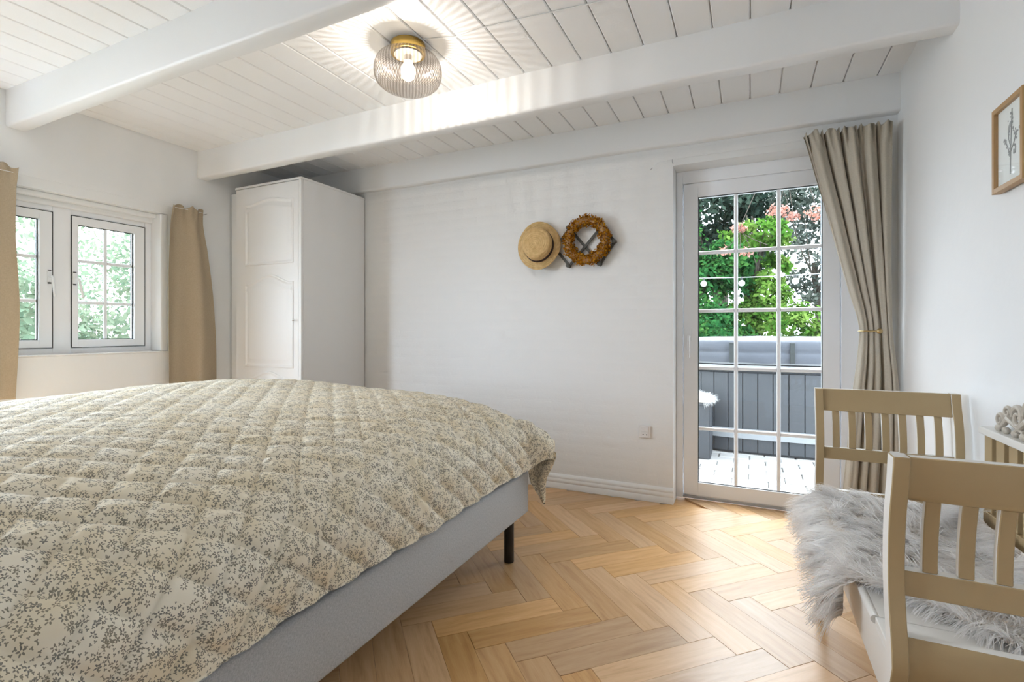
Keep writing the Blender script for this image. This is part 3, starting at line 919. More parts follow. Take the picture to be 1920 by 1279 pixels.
def leaf_cloud(name, pts, nrm, size, mat, parent, jitter=1.0, aspect=.55, kind='stuff', tone=None, seed=1):
    """one bent quad pair per point"""
    rng = np.random.RandomState(seed); N = len(pts)
    d = nrm + rng.normal(0, jitter, (N, 3)); d /= np.linalg.norm(d, axis=1, keepdims=True) + 1e-9
    u = np.cross(d, rng.normal(0, 1, (N, 3))); u /= np.linalg.norm(u, axis=1, keepdims=True) + 1e-9
    v = np.cross(d, u); L = size * rng.uniform(.6, 1.3, (N, 1)); Wd = L * aspect
    base = pts; mid = pts + v * L * .5 + d * L * .12; tip = pts + v * L
    Vv = np.stack([base, mid + u * Wd * .5, tip, mid - u * Wd * .5], 1).reshape(-1, 3)
    k = np.arange(N)[:, None] * 4
    Fq = np.concatenate([k + np.array([[0, 1, 2]]), k + np.array([[0, 2, 3]])])
    tn = rng.uniform(0, 1, N) if tone is None else tone
    uv = np.repeat(np.stack([tn, np.zeros(N)], 1), 4, 0)
    return np_mesh(name, Vv, Fq, mat, parent, uv=uv, kind=kind, smooth=False)


rng = np.random.RandomState(4); N = 4200
th = rng.uniform(0, 2 * PI, N); ps_ = rng.uniform(-PI * .62, PI * .62, N) - PI / 2
rad = .027 + .012 * rng.uniform(-1, 1, N) + .006 * np.sin(9 * th)
dirv = np.stack([np.cos(th) * np.cos(ps_ + PI / 2) * 0 + np.cos(th) * np.cos(rng.uniform(0, 2 * PI, N)), np.zeros(N), np.zeros(N)], 1)
al_ = rng.uniform(0, 2 * PI, N)
nr = np.stack([np.cos(th) * np.cos(al_), np.sin(al_), np.sin(th) * np.cos(al_)], 1)
ctr_ = np.stack([WC.x + RX * np.cos(th), np.full(N, WC.y), WC.z + RZ * np.sin(th)], 1)
leaf_cloud('dried_flowers', ctr_ + nr * rad[:, None] * np.array([1, .8, 1]), nr, .016, 'dried_flower', wre, .6, .7, seed=3)

# ---- wall socket
so = thing('wall_socket', 'white wall switch with socket low on the back wall', 'socket', (-.612, YB - .003, .444))
MB().box(-.648, -.577, YB - .014, YB - .003, .404, .486).build('plate', 'socket_white', so, bevel=.003)
MB().box(-.634, -.588, YB - .019, YB - .0142, .446, .480).build('rocker', 'socket_white', so, bevel=.002)
MB().box(-.634, -.588, YB - .016, YB - .0142, .409, .443).build('outlet_face', 'socket_white', so, bevel=.001)
for x in (-.622, -.600):
    MB().lathe([(.0005, -.0168), (.0038, -.0168), (.0038, -.0155)], (x, YB, .427), 'Y', 10).build('pin_hole', 'socket_dark', so)

# ---- picture on the right wall
pf = thing('framed_picture', 'small botanical picture in a deep oak frame', 'picture', (XR, 2.04, 1.675))
y0, y1, z0, z1 = 1.874, 2.070, 1.525, 1.786; xo, xi = XR - .024, XR - .002; fw = .015
for nm, bx_ in (('frame_side', (y0, y0 + fw, z0, z1)), ('frame_side', (y1 - fw, y1, z0, z1)), ('frame_side', (y0 + fw, y1 - fw, z0, z0 + fw)), ('frame_side', (y0 + fw, y1 - fw, z1 - fw, z1))):
    MB().box(xo, xi, bx_[0], bx_[1], bx_[2], bx_[3]).build(nm, 'frame_wood', pf, bevel=.001)
pr_ = MB().box(XR - .013, XR - .009, y0 + fw, y1 - fw, z0 + fw, z1 - fw).build('print', 'paper', pf)
ink = MB(); xk = XR - .0138


def stroke(pts, r):
    ink.tube([(xk, y + .016, z + .003) for y, z in pts], r, 6)


stroke([(1.957, 1.561), (1.955, 1.616), (1.952, 1.676), (1.946, 1.751)], .0014)
stroke([(1.955, 1.616), (1.972, 1.641), (1.987, 1.666)], .0011); stroke([(1.954, 1.626), (1.932, 1.651), (1.920, 1.676)], .0011)
stroke([(1.954, 1.636), (1.967, 1.666), (1.970, 1.691)], .001)
rr_ = random.Random(5)
for (cy_, cz_, sy_, sz_, nn) in ((1.950, 1.711, .016, .028, 26), (1.987, 1.668, .008, .012, 9), (1.920, 1.676, .010, .014, 12), (1.969, 1.691, .006, .012, 8), (1.932, 1.631, .008, .016, 10), (1.962, 1.621, .010, .018, 12)):
    for _ in range(nn):
        ink.sphere((xk, cy_ + .016 + rr_.gauss(0, sy_ * .5), cz_ + rr_.gauss(0, sz_ * .5)), .0038 * rr_.uniform(.6, 1.2), 6, 4, (.15, 1, 1.2))
ink.build('plant_drawing', 'ink_grey', pr_)
MB().box(XR - .020, XR - .018, y0 + fw + .0005, y1 - fw - .0005, z0 + fw + .0005, z1 - fw - .0005).build('pane', 'picture_glass', pf)

# ---- curtains


def curtain(name, label, left, right, zt, zb, plane, nf, amp, mat, group=None, pin=None, thick=.0015, skew=None, ph=0.0):
    """left/right: functions of z giving the two edges along the wall axis; plane(u_pos, off) -> xyz"""
    nu, nv = 150, 110
    root = thing(name, label, 'curtain', plane((left(zt) + right(zt)) / 2, 0, zb), group)
    P = []
    for j in range(nv + 1):
        v = j / nv; z = zt + (zb - zt) * v; l, r = left(z), right(z); row = []
        am = amp(z)
        for i in range(nu + 1):
            u = i / nu
            uu = u + .03 * math.sin(2 * PI * u * 2 + 1.3) * min(1, v * 3)
            fold = math.sin(2 * PI * nf * uu + ph) + .35 * math.sin(2 * PI * nf * 2.3 * u + 1.1 + 2 * v) * (1 - .5 * v)
            head = max(0, 1 - (zt - z) / .12)
            fold += head * .8 * math.sin(2 * PI * nf * 3.1 * u + .5)
            pos = l + (r - l) * u + am * .25 * math.cos(2 * PI * nf * uu + ph)
            zz = z - (.012 * head * math.sin(2 * PI * nf * 2.2 * u + .4) if j == 0 else 0)
            row.append(plane(pos, am * fold, zz))
        P.append(row)
    ob = MB().grid(P).build('fabric_panel', mat, root, smooth='all', fix=False)
    md = ob.modifiers.new('thickness', 'SOLIDIFY'); md.thickness = thick
    return root


def path(pts):
    pts = sorted(pts); return lambda z: float(smooth_prof(pts, z))


# door curtain, gathered to the right by a brass holdback
ypl = YB - .115
cl = path([(.0, .44), (.25, .455), (.5, .475), (.76, .497), (.93, .517), (1.05, .527), (1.10, .529), (1.15, .523), (1.3, .485), (1.5, .435), (1.75, .375), (1.95, .322), (2.10, .285), (2.19, .262)])
crr = path([(.0, .700), (.76, .700), (1.1, .672), (1.5, .665), (2.19, .664)])
dc = curtain('door_curtain', 'beige curtain gathered to the right of the glazed door', cl, crr, 2.187, .02, lambda p_, o_, z_: (p_, ypl + o_, z_), 5,
             lambda z: .024 - .012 * math.exp(-((z - 1.1) / .12) ** 2), 'curtain_beige')
hbk = thing('curtain_holdback', 'brass curtain holdback with ball end beside the glazed door', 'holdback', (.53, YB, 1.097))
MB().tube([(.575, YB - .003, 1.097), (.572, YB - .035, 1.097), (.545, YB - .060, 1.097), (.528, YB - .10, 1.097), (.526, YB - .150, 1.097), (.538, YB - .168, 1.097), (.60, YB - .168, 1.097)], .0045, 10).build('arm', 'brass_dull', hbk, smooth=True)
MB().sphere((.607, YB - .168, 1.097), .0145, 16, 10).build('ball_end', 'brass_dull', hbk, smooth=True)
MB().lathe([(.0005, -.004), (.016, -.004), (.014, -.010), (.0005, -.011)], (.575, YB, 1.097), 'Y', 16).build('wall_plate', 'brass_dull', hbk, smooth=True)
# wire above the door
yw_ = YB - .03
cw = thing('curtain_wire', 'thin white curtain wire above the glazed door, loose end hanging', 'curtain wire', (.1, yw_, 2.2))
MB().tube([(-.560, yw_, 2.142), (-.545, yw_, 2.158), (-.515, yw_, 2.172), (-.46, yw_, 2.178), (-.2, yw_, 2.180), (.3, yw_, 2.182), (.69, yw_, 2.184)], .0022, 8).build('wire', 'trim_white', cw, smooth=True)
MB().tube([(-.560, yw_, 2.142), (-.572, yw_, 2.130)], .0035, 8).build('end_cap', 'steel', cw)
MB().tube([(-.438, YB - .002, 2.160), (-.438, yw_ - .004, 2.160), (-.438, yw_ - .006, 2.172), (-.438, yw_, 2.176)], .0022, 8).build('hook', 'steel', cw, smooth=True)

# left window curtains and their wire
xpl = XL + .062
lp = lambda p_, o_, z_: (xpl + o_, p_, z_)
curtain('window_curtain', 'tan curtain hanging between the left window and the wardrobe', path([(.70, 2.190), (1.2, 2.185), (1.7, 2.188), (1.95, 2.203), (2.01, 2.212)]),
        path([(.70, 2.560), (1.0, 2.552), (1.4, 2.520), (1.7, 2.478), (1.93, 2.440), (2.01, 2.440)]), 2.008, .703, lp, 1.3, lambda z: .016 + .012 * (2 - z), 'curtain_tan', 'tan window curtains', ph=2.6)
curtain('window_curtain', 'tan curtain at the left edge of the picture, left of the window', path([(.70, .98), (2.02, 1.00)]),
        path([(.715, 1.352), (1.2, 1.372), (1.7, 1.357), (1.93, 1.362), (2.02, 1.368)]), 2.024, .716, lp, 2, lambda z: .012 + .006 * (2 - z), 'curtain_tan', 'tan window curtains', ph=.8)
lw_ = thing('curtain_wire', 'thin white curtain wire above the small left window', 'curtain wire', (XL + .04, 1.7, 1.985))
MB().tube([(xpl, .95, 1.992), (xpl, 1.7, 1.986), (xpl, 2.47, 1.99)], .002, 8).build('wire', 'trim_white', lw_, smooth=True)
MB().tube([(xpl, 2.468, 1.99), (XL + .002, 2.468, 1.985)], .003, 8).build('hook', 'steel', lw_)

# ---- bench
be = thing('bench', 'white painted wooden bench with shade coloured in beige and slatted curved arms', 'bench', (.46, 1.72, 0))
YN, YFAR = 1.165, 2.262                     # arm planes
off_prof = [(0, .004), (.40, .004), (.455, .016), (.485, .030), (.53, .024), (.60, .006), (.66, .000), (.72, .004), (.78, .016), (.83, .032), (.875, .040)]


def arm_y(base, sgn, z): return base + sgn * float(smooth_prof(off_prof, z))


def curved_bar(x0, x1, z0, z1, base, sgn, th, nseg, name, parent, mats=('bench_shade_beige', 'bench_white')):
    b = MB(); P = []
    for i in range(nseg + 1):
        z = z0 + (z1 - z0) * i / nseg; y = arm_y(base, sgn, z)
        P.append((y - th / 2, y + th / 2, z))
    n = nseg + 1; vs = []
    for (ya, yb, z) in P: vs += [(x0, ya, z), (x1, ya, z), (x1, yb, z), (x0, yb, z)]
    beige = []; white = []  # beige faces carry painted shade, white faces the plain paint
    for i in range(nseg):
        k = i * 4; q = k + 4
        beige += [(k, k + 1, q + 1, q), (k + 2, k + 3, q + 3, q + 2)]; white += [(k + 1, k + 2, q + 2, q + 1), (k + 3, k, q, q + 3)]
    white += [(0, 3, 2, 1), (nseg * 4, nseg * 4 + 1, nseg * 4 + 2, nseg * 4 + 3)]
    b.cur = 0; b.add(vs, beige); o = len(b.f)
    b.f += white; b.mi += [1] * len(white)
    return b.build(name, list(mats), parent, bevel=.0016, smooth=True, fix=True, seg=1)


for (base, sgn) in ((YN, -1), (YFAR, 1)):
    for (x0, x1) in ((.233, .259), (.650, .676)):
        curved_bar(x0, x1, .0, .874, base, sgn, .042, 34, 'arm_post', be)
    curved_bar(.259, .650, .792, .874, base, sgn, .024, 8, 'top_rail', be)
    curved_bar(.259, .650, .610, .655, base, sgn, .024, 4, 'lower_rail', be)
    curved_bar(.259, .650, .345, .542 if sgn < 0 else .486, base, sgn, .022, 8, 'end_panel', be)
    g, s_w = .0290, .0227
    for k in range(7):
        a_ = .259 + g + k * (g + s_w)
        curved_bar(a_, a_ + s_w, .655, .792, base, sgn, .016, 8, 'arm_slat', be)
MB().box(.2505, .270, YN + .022, YFAR - .022, .340, .452).build('front_apron', 'bench_white', be, bevel=.002)
MB().box(.646, .664, YN + .022, YFAR - .022, .340, .452).build('rear_apron', 'bench_white', be, bevel=.002)
MB().box(.2505, .664, YN + .021, 1.3425, .453, .470).build('seat_end_board', 'bench_white', be, bevel=.002)
MB().box(.2505, .664, 2.09, YFAR - .021, .453, .470).build('seat_end_board', 'bench_white', be, bevel=.002)
lid = MB().box(.258, .645, 1.3455, 2.087, .453, .470).build('seat_lid', 'bench_white', be, bevel=.002)
MB().tube([(.252, 1.3455, .462), (.252, 2.087, .462)], .0095, 14).build('nosing', 'bench_white', lid, smooth=True)
kn = MB().lathe([(.0005, -.012), (.006, -.012), (.009, -.007), (.013, -.004), (.013, 0)], (.345, arm_y(YN, -1, .415) - .0115, .435), 'Y', 16).build('peg_plug', 'bench_shade_beige', be, smooth=True)
# back rest: lower than the arms, vertical slats under a narrow top rail with carved crest
br = MB().box(.628, .666, 1.20, 1.985, .790, .812).build('back_top_rail', 'bench_white', be, bevel=.003)
MB().box(.640, .660, 1.20, 1.985, .520, .560).build('back_lower_rail', 'bench_shade_beige', be, bevel=.002)
yy = 1.983
while yy > 1.24:
    MB().box(.643, .657, yy - .050, yy, .560, .790).build('back_slat', 'bench_shade_beige', be, bevel=.0015); yy -= .078
# carved crest
oc = MB()


def scroll(c, r, turns, a0, sgn, th0, th1, lift=0):
    pts = []; rs = []; nn = 40
    for i in range(nn + 1):
        q = i / nn; ang = a0 + sgn * turns * 2 * PI * q; rad_ = r * (1 - .82 * q)
        pts.append((c[0] - .004 * math.sin(q * PI), c[1] + rad_ * math.cos(ang), c[2] + rad_ * math.sin(ang))); rs.append(th0 + (th1 - th0) * q)
    oc.tube(pts, rs, 8); oc.sphere(pts[-1], th1 * 1.7, 10, 6)


xo_ = .648
for sg, yc in ((1, 1.555),):
    for mirror in (1, -1):
        f_ = lambda d: yc + mirror * d
        scroll((xo_, f_(.330), 0.846), .020, 1.3, PI if mirror > 0 else 0, -mirror, .0055, .0035)
        scroll((xo_, f_(.285), 0.873), .018, 1.2, PI if mirror > 0 else 0, -mirror, .0055, .0035)
        scroll((xo_, f_(.225), 0.866), .034, 1.5, 0 if mirror > 0 else PI, mirror, .008, .004)
        scroll((xo_, f_(.150), 0.878), .045, 1.5, 0 if mirror > 0 else PI, mirror, .009, .004)
        scroll((xo_, f_(.065), 0.896), .055, 1.6, PI if mirror > 0 else 0, mirror, .010, .004)
        for d0, d1, zz in ((.345, .20, 0.830), (.26, .08, 0.838), (.20, .0, 0.853)):
            oc.tube([(xo_, f_(d0), 0.818), (xo_ - .004, f_((d0 + d1) / 2), zz + .028), (xo_, f_(d1), zz)], [.004, .010, .005], 8)
        for d in (.345, .30, .245, .20, .15, .10, .05): oc.sphere((xo_, f_(d), 0.821), .012, 10, 6, (.8, 1.1, .9))
oc.build('carved_crest', 'ornament', be, smooth=True)


# ---- sheepskin on the bench
def fur(name, label, cat, origin, base_pt, nrm_f, dir_f, N, length, width, mat, hide_grid, seed, extra=None):
    root = thing(name, label, cat, origin)
    MB().grid(hide_grid).build('hide', 'hide', root, smooth='all', fix=False)
    rng = np.random.RandomState(seed)
    UV = rng.uniform(0, 1, (N, 2)); B = np.array([base_pt(u, v) for u, v in UV]); Nn = np.array([nrm_f(u, v) for u, v in UV]); D = np.array([dir_f(u, v) for u, v in UV])
    # clumping
    nc = max(20, N // 60); C = rng.uniform(0, 1, (nc, 2)); Cd = rng.normal(0, .35, (nc, 3)); near = np.argmin(((UV[:, None, :] - C[None]) ** 2).sum(-1), 1)
    cp = np.array([base_pt(u, v) for u, v in C])[near]
    d = D + Cd[near] + rng.normal(0, .16, (N, 3)); d /= np.linalg.norm(d, axis=1, keepdims=True)
    L = length * rng.uniform(.6, 1.15, (N, 1)); K = 5; pts = []
    for k in range(K):
        q = k / (K - 1)
        pull = (cp - B) * .35 * q * q
        p = B + Nn * L * .55 * (q - .45 * q * q) + d * L * .75 * q ** 1.4 + pull
        p[:, 2] -= (.25 * L[:, 0]) * q * q
        pts.append(p)
    sidev = np.cross(d, Nn + rng.normal(0, .5, (N, 3))); sidev /= np.linalg.norm(sidev, axis=1, keepdims=True) + 1e-9
    Vv = []; uvs = []; r0 = rng.uniform(0, 1, N)
    for k in range(K):
        q = k / (K - 1); wd = width * (1 - .75 * q)
        Vv += [pts[k] - sidev * wd / 2, pts[k] + sidev * wd / 2]
        uvs += [np.stack([r0, np.full(N, q)], 1)] * 2
    Vv = np.stack(Vv, 1).reshape(-1, 3); uvs = np.stack(uvs, 1).reshape(-1, 2)
    b_ = (np.arange(N) * 2 * K)[:, None]
    Fq = np.concatenate([b_ + np.array([[2 * k, 2 * k + 1, 2 * k + 3, 2 * k + 2]]) for k in range(K - 1)])
    np_mesh('fur', Vv, Fq, mat, root, uv=uvs, kind='stuff')
    return root


def sk_pt(u, v):
    """u across the seat from the front (hanging over) to the back, v from the near end to the far end"""
    ynear = 1.47 - .24 * u + .05 * math.sin(u * 5 + .5); yfar = 2.215 + .015 * math.sin(u * 7)
    y = ynear + (yfar - ynear) * v
    hang = .085 + .035 * math.sin(v * 9 + .4) + .025 * math.sin(v * 23)
    total = hang + .43; a_ = u * total - hang
    if a_ < 0:
        q = -a_
        x = .243 - .030 * min(1, q / .03); z = .484 - max(0, q - .008) * .95
    else:
        x = .243 + a_; z = .484 + .006 * math.sin(a_ * 15 + v * 7)
    if x > .60: z += (x - .60) * .9; x = .60 + (x - .60) * .2
    return (x, y, z)


def sk_n(u, v): return (-.9, 0, .3) if u < .17 else (0, 0, 1)


def sk_d(u, v): return (-.75 + .3 * math.sin(v * 11), .25 * math.sin(v * 5 + u * 6) + (.5 if v > .85 else -.35 if v < .15 else 0), -.45 if u < .2 else -.05)


hg = [[sk_pt(i / 40, j / 40) for j in range(41)] for i in range(41)]
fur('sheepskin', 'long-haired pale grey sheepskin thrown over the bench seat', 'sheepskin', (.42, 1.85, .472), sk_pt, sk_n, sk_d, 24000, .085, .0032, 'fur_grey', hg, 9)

# ================================================================== OUTSIDE
GZ = -.06
ground = MB().box(-40, 40, YB + .34, 50, GZ - .3, GZ - .02).box(-40, XL - .34, -15, YB + .34, GZ - .3, GZ - .02).build('ground', 'soil', kind='structure', fix=False)
tag(ground, 'pale paved garden ground outside the glazed door', 'ground')
pm = None
for r_ in range(11):
    for c_ in range(9):
        x0 = -1.15 + c_ * .255 + (.13 if r_ % 2 else 0); y0 = YB + .36 + r_ * .166
        if pm is None:
            ob = MB().box(-.125, .125, -.077, .077, -.02, 0).build('paving_stone', 'stone', ground, bevel=.008, seg=1); pm = ob.data
        else:
            ob = bpy.data.objects.new('paving_stone', pm); COL.objects.link(ob); ob.parent = ground
        ob.location = (x0 + random.uniform(-.004, .004), y0 + .083, GZ + random.uniform(-.004, .003)); ob.rotation_euler = (0, 0, random.uniform(-.02, .02))
MB().box(-30, -3.9, -12, 30, GZ - .019, GZ - .005).box(-3.9, 30, 8.2, 40, GZ - .019, GZ - .005).build('lawn', 'grass', ground)

# hot tub
TX, TY, TR = .42, 6.28, 1.08
tub = thing('hot_tub', 'grey panelled hot tub with padded cover outside the glazed door', 'hot tub', (TX, TY, GZ))


def sq(th, r, n=5.0):
    c, s_ = math.cos(th), math.sin(th)
    k = (abs(c) ** n + abs(s_) ** n) ** (-1 / n); return Vector((TX + r * k * c, TY + r * k * s_))


NTH = 400; peri = [sq(2 * PI * i / NTH, TR) for i in range(NTH)]
def ring_band(r0, r1, z0, z1, name, mat, parent, bevel=0.0):
    b = MB(); nn = 160; P = []
    for i in range(nn + 1):
        th = 2 * PI * i / nn; o_, i_ = sq(th, r1), sq(th, r0)
        P.append([(o_.x, o_.y, z0), (o_.x, o_.y, z1), (i_.x, i_.y, z1), (i_.x, i_.y, z0), (o_.x, o_.y, z0)])
    return b.grid(P).build(name, mat, parent, smooth=True)


ring_band(TR - .10, TR - .03, GZ, .74, 'inner_shell', 'tub_grey', tub)
acc = 0; pw = .127; start = 0
lens = [(peri[(i + 1) % NTH] - peri[i]).length for i in range(NTH)]; tot = sum(lens); npan = int(tot / pw)
cum = [0]
for l_ in lens: cum.append(cum[-1] + l_)


def at(sv):
    sv %= tot; i = int(np.searchsorted(cum, sv, 'right')) - 1; i = min(i, NTH - 1)
    return peri[i].lerp(peri[(i + 1) % NTH], (sv - cum[i]) / max(lens[i], 1e-9))


for k in range(npan):
    a_, b_ = at(k * tot / npan + .003), at((k + 1) * tot / npan - .003); mid_ = (a_ + b_) / 2
    if mid_.y > TY + .3: continue
    d_ = (b_ - a_).normalized(); nrm = Vector((d_.y, -d_.x))
    MB().prism([(a_.x, a_.y, GZ + .02), (b_.x, b_.y, GZ + .02), (b_.x - nrm.x * .02, b_.y - nrm.y * .02, GZ + .02), (a_.x - nrm.x * .02, a_.y - nrm.y * .02, GZ + .02)], (0, 0, .74), (0, 0, 0)).build('cladding_panel', 'tub_grey', tub, bevel=.003)
ring_band(TR - .01, TR + .014, .085, .175, 'trim_band', 'tub_white', tub)
ring_band(TR - .20, TR + .035, .725, .775, 'rim', 'tub_white', tub)
ring_band(TR - .20, TR + .020, .785, .815, 'rim_lip', 'tub_white', tub)
cv = MB(); nn = 160; P = []
for (dr, z) in ((.045, .80), (.052, .84), (.050, .885), (.040, .90), (.052, .915), (.050, .99), (.035, 1.012), (-.2, 1.022), (-.6, 1.03), (-1.06, 1.035)):
    row = []
    for i in range(nn + 1):
        th_ = 2 * PI * i / nn; q_ = sq(th_, TR + dr); wv = noise.noise(Vector((q_.x * 5, q_.y * 5, z * 9))) * .014
        row.append((q_.x + wv, q_.y + wv, z + wv * .7))
    P.append(row)
cv.grid(P).build('cover', 'tub_cover', tub, smooth='all')
for x in (.35, .75, -.15):
    MB().box(x - .02, x + .02, TY - TR - .075, TY - TR - .052, .80, .99).build('cover_strap', 'gasket', tub, bevel=.003)
stl = thing('step_box', 'grey slatted step box beside the hot tub', 'step box', (-.62, 4.98, GZ))
for k in range(5): MB().box(-.92 + k * .12, -.92 + k * .12 + .114, 4.84, 4.86, GZ, .42).build('slat', 'tub_grey', stl, bevel=.003)
MB().box(-.925, -.318, 4.86, 5.17, GZ, .42).build('box_body', 'tub_grey', stl, bevel=.004)
MB().box(-.935, -.312, 4.83, 5.18, .421, .445).build('top_board', 'tub_grey', stl, bevel=.004)


def wf_pt(u, v): return (-.90 + .575 * u, 4.83 + .34 * v, .452 + .03 * math.sin(PI * u) * math.sin(PI * v))


fur('white_fleece', 'white fluffy fleece lying on the step box outside', 'fleece', (-.62, 5.0, .446), wf_pt, lambda u, v: (0, 0, 1),
    lambda u, v: ((u - .5) * 1.6, (v - .5) * 1.6, .2), 5000, .10, .0045, 'fur_white', [[wf_pt(i / 12, j / 12) for j in range(13)] for i in range(13)], 12)


# trees and shrubs
def tree(name, label, cat, base, crowns, nleaf, lsize, mat, trunk=None, seed=1, group=None, shell=.55):
    root = thing(name, label, cat, base, group)
    rng = np.random.RandomState(seed); pts = []; nr_ = []; tone = []
    vol = np.array([c[3] * c[4] * c[5] for c in crowns]); share = vol ** (2 / 3); share = share / share.sum()
    for c, shr in zip(crowns, share):
        n_ = int(nleaf * shr); nb = max(6, n_ // 70)
        dd = rng.normal(0, 1, (nb, 3)); dd /= np.linalg.norm(dd, axis=1, keepdims=True); rb = shell + (1 - shell) * rng.uniform(0, 1, (nb, 1)) ** .6
        bc = dd * rb
        k_ = rng.randint(0, nb, n_); loc = bc[k_] + rng.normal(0, .13, (n_, 3))
        pts.append(loc * np.array(c[3:6]) + np.array(c[0:3])); nr_.append(dd[k_] + np.array([0, 0, .5]))
        tone.append(np.clip(rng.uniform(0, 1, nb)[k_] * .6 + rng.uniform(0, .4, n_), 0, 1))
    leaf_cloud('foliage', np.concatenate(pts), np.concatenate(nr_), lsize, mat, root, .7, .6, tone=np.concatenate(tone), seed=seed + 50)
    m_ = MB()
    if trunk:
        for (pts_, r0, r1) in trunk: m_.tube(pts_, [r0 + (r1 - r0) * i / (len(pts_) - 1) for i in range(len(pts_))], 8)
        m_.build('trunk', 'bark', root, smooth=True)
    return root


def branches(b, h, n_, spread, r, seed):
    rg = random.Random(seed); out = [([(b[0], b[1], b[2]), (b[0] + .05, b[1], b[2] + h * .3), (b[0] - .03, b[1] + .05, b[2] + h * .6)], r, r * .7)]
    for _ in range(n_):
        th_ = rg.uniform(0, 6.28); z0_ = b[2] + h * rg.uniform(.25, .6); L = spread * rg.uniform(.5, 1)
        p0 = Vector((b[0], b[1], z0_)); p1 = p0 + Vector((math.cos(th_) * L * .5, math.sin(th_) * L * .5, h * .15)); p2 = p0 + Vector((math.cos(th_) * L, math.sin(th_) * L, h * .4))
        out.append(([p0, p1, p2], r * .28, r * .07))
    return out


G = 'trees beyond the hot tub'
tree('broadleaf_tree', 'dense green leafy tree behind the left door panes', 'tree', (-.95, 10.0, GZ), [(-.75, 10.0, 1.75, .62, .5, .85), (-1.5, 10.2, 2.2, .8, .6, 1.2), (-.35, 10.1, 2.35, .42, .4, .45), (-.55, 9.6, 1.1, .6, .4, .45)], 15000, .105, 'leaf_green', branches((-.95, 10.0, GZ), 3, 6, .8, .10, 1), 21, G)
tree('broadleaf_tree', 'dark grey-green tree crown above the left and middle door panes', 'tree', (-.6, 12.4, GZ), [(-1.1, 12.3, 4.0, 1.1, .8, 1.0), (.2, 12.5, 4.2, 1.0, .8, .85), (-.5, 12.6, 2.9, 1.2, .6, .8), (1.1, 12.4, 4.7, .7, .6, .6), (-2.4, 12.6, 3.6, 1.2, .8, 1.4)], 17000, .13, 'leaf_dark', branches((-.6, 12.4, GZ), 5, 9, 1.5, .16, 2), 22, G)
tree('broadleaf_tree', 'bright green ivy-covered tree trunk behind the middle door panes', 'tree', (.02, 10.6, GZ), [(.30, 10.2, 1.55, .36, .35, .55), (-.15, 10.2, 1.2, .42, .3, .4), (.12, 10.3, 2.85, .50, .4, .30), (.45, 10.5, 2.2, .22, .3, .3)], 7500, .10, 'leaf_lime', branches((.02, 10.6, GZ), 3.4, 14, .4, .15, 3), 23, G)
tree('broadleaf_tree', 'thin silvery tree against bright sky behind the right door panes', 'tree', (1.2, 11.6, GZ), [(1.0, 11.5, 3.4, .62, .6, 1.0), (1.3, 11.7, 2.1, .6, .5, .7), (2.1, 11.6, 3.0, .8, .6, 1.4)], 5200, .10, 'leaf_grey', branches((1.2, 11.6, GZ), 4.2, 14, .9, .07, 4), 24, G, shell=.25)
tree('hedge_shrub', 'low light green shrub seen over the hot tub cover', 'shrub', (.75, 9.3, GZ), [(.62, 9.3, 1.15, .42, .3, .40), (1.2, 9.4, .85, .5, .35, .42)], 3400, .085, 'leaf_lime', branches((.75, 9.3, GZ), 1.2, 5, .35, .03, 5), 25)
tree('hedge_shrub', 'dark green shrub behind the left edge of the hot tub', 'shrub', (-.75, 8.7, GZ), [(-.62, 8.7, .85, .55, .35, .45), (-1.5, 8.8, .9, .6, .4, .6)], 4200, .085, 'leaf_green', branches((-.75, 8.7, GZ), 1.2, 5, .35, .03, 6), 26)
fe = thing('garden_fence', 'pale fence in the bright far garden at the right', 'fence', (3.2, 15, GZ))
for k in range(14): MB().box(1.3 + k * .3, 1.3 + k * .3 + .27, 15, 15.03, GZ, 1.45).build('fence_board', 'fence_pale', fe)
# coral flower clusters hanging near the house
fl = thing('flowering_climber', 'coral pink flower clusters hanging on thin stems outside the door', 'flowers', (.15, 4.6, 2.5))
rng = np.random.RandomState(8); cp_ = []; cn_ = []
for (x, y, z, rad_, n_) in ((-.075, 4.75, 1.985, .055, 90), (.215, 4.75, 2.10, .075, 130), (.335, 4.8, 2.055, .05, 80), (.52, 4.9, 2.09, .10, 110), (-.20, 4.8, 1.80, .05, 45), (-.03, 4.75, 1.775, .055, 60)):
    d_ = rng.normal(0, 1, (n_, 3)); d_ /= np.linalg.norm(d_, axis=1, keepdims=True); cp_.append(np.array([x, y, z]) + d_ * rad_ * rng.uniform(.4, 1, (n_, 1)) * np.array([1.2, 1, .75])); cn_.append(d_)
leaf_cloud('blossoms', np.concatenate(cp_), np.concatenate(cn_), .035, 'petal_coral', fl, .4, .5, seed=5)
st = MB()
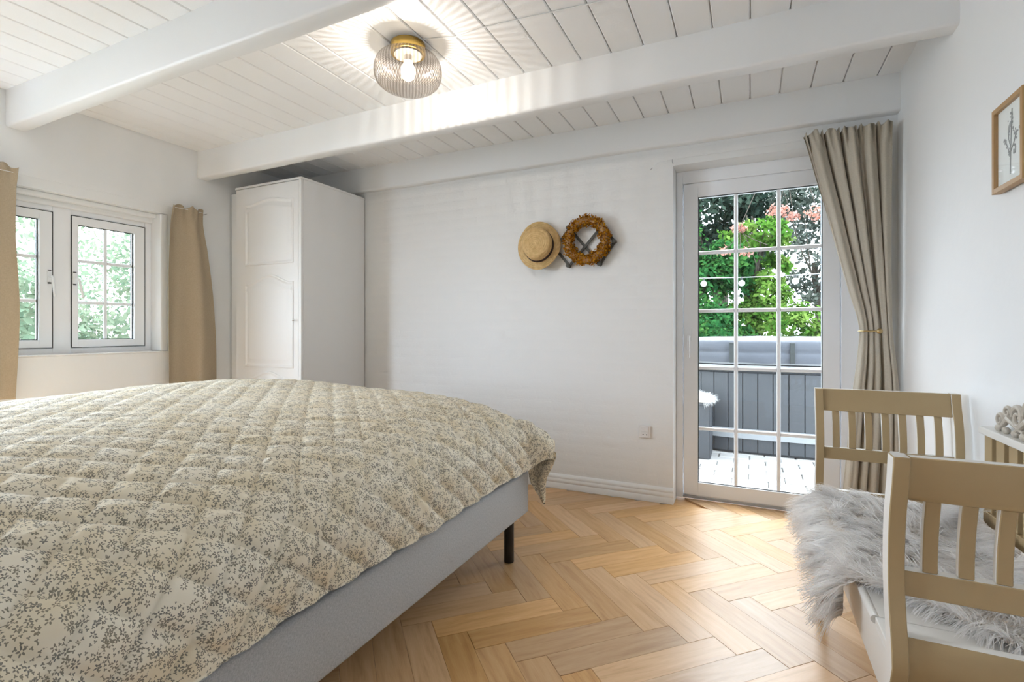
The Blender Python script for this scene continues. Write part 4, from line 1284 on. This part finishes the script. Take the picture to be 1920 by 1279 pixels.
for pts_ in ([(-.075, 4.75, 1.985), (-.03, 4.78, 1.90), (.02, 4.8, 1.80), (.05, 4.8, 1.68)], [(-.075, 4.75, 1.985), (-.07, 4.77, 1.88), (-.075, 4.75, 1.78)], [(-.04, 4.78, 1.93), (.06, 4.8, 1.87), (.14, 4.8, 1.83)], [(.215, 4.75, 2.10), (.26, 4.75, 2.3), (.3, 4.72, 2.75)], [(.335, 4.8, 2.055), (.30, 4.78, 2.3), (.3, 4.72, 2.75)], [(.52, 4.9, 2.09), (.42, 4.8, 2.4), (.3, 4.72, 2.75)], [(.3, 4.72, 2.75), (.9, 4.7, 2.95), (1.5, 4.7, 2.5), (1.75, 4.7, 1.2), (1.8, 4.7, GZ - .02)], [(-.075, 4.75, 1.985), (.1, 4.72, 2.4), (.3, 4.72, 2.75)], [(-.20, 4.8, 1.80), (-.10, 4.78, 1.90), (-.075, 4.75, 1.985)]):
    st.tube(pts_, .003, 6)
st.build('stems', 'bark', fl, smooth=True)
# string light
sl = thing('string_light', 'garden light string with clear round bulbs hung across the trees', 'string light', (0, 6.9, 1.75))
yl = 7.6
pts_ = [(x, yl, 1.83 + .022 * (x - .2) ** 2) for x in np.linspace(-3, 3.5, 40)]
MB().tube(pts_, .006, 6).build('cord', 'tub_white', sl)
for x in (-1.55, -.585, -.095, .55, 1.4):
    z_ = 1.83 + .022 * (x - .2) ** 2
    MB().tube([(x, yl, z_), (x, yl, z_ - .05)], .014, 8).build('bulb_cap', 'gasket', sl)
    MB().sphere((x, yl, z_ - .08), .042, 14, 10).build('glass_bulb', 'string_bulb', sl, smooth=True)

# garden seen by the small left window
GL = 'pale shrubs outside the left window'
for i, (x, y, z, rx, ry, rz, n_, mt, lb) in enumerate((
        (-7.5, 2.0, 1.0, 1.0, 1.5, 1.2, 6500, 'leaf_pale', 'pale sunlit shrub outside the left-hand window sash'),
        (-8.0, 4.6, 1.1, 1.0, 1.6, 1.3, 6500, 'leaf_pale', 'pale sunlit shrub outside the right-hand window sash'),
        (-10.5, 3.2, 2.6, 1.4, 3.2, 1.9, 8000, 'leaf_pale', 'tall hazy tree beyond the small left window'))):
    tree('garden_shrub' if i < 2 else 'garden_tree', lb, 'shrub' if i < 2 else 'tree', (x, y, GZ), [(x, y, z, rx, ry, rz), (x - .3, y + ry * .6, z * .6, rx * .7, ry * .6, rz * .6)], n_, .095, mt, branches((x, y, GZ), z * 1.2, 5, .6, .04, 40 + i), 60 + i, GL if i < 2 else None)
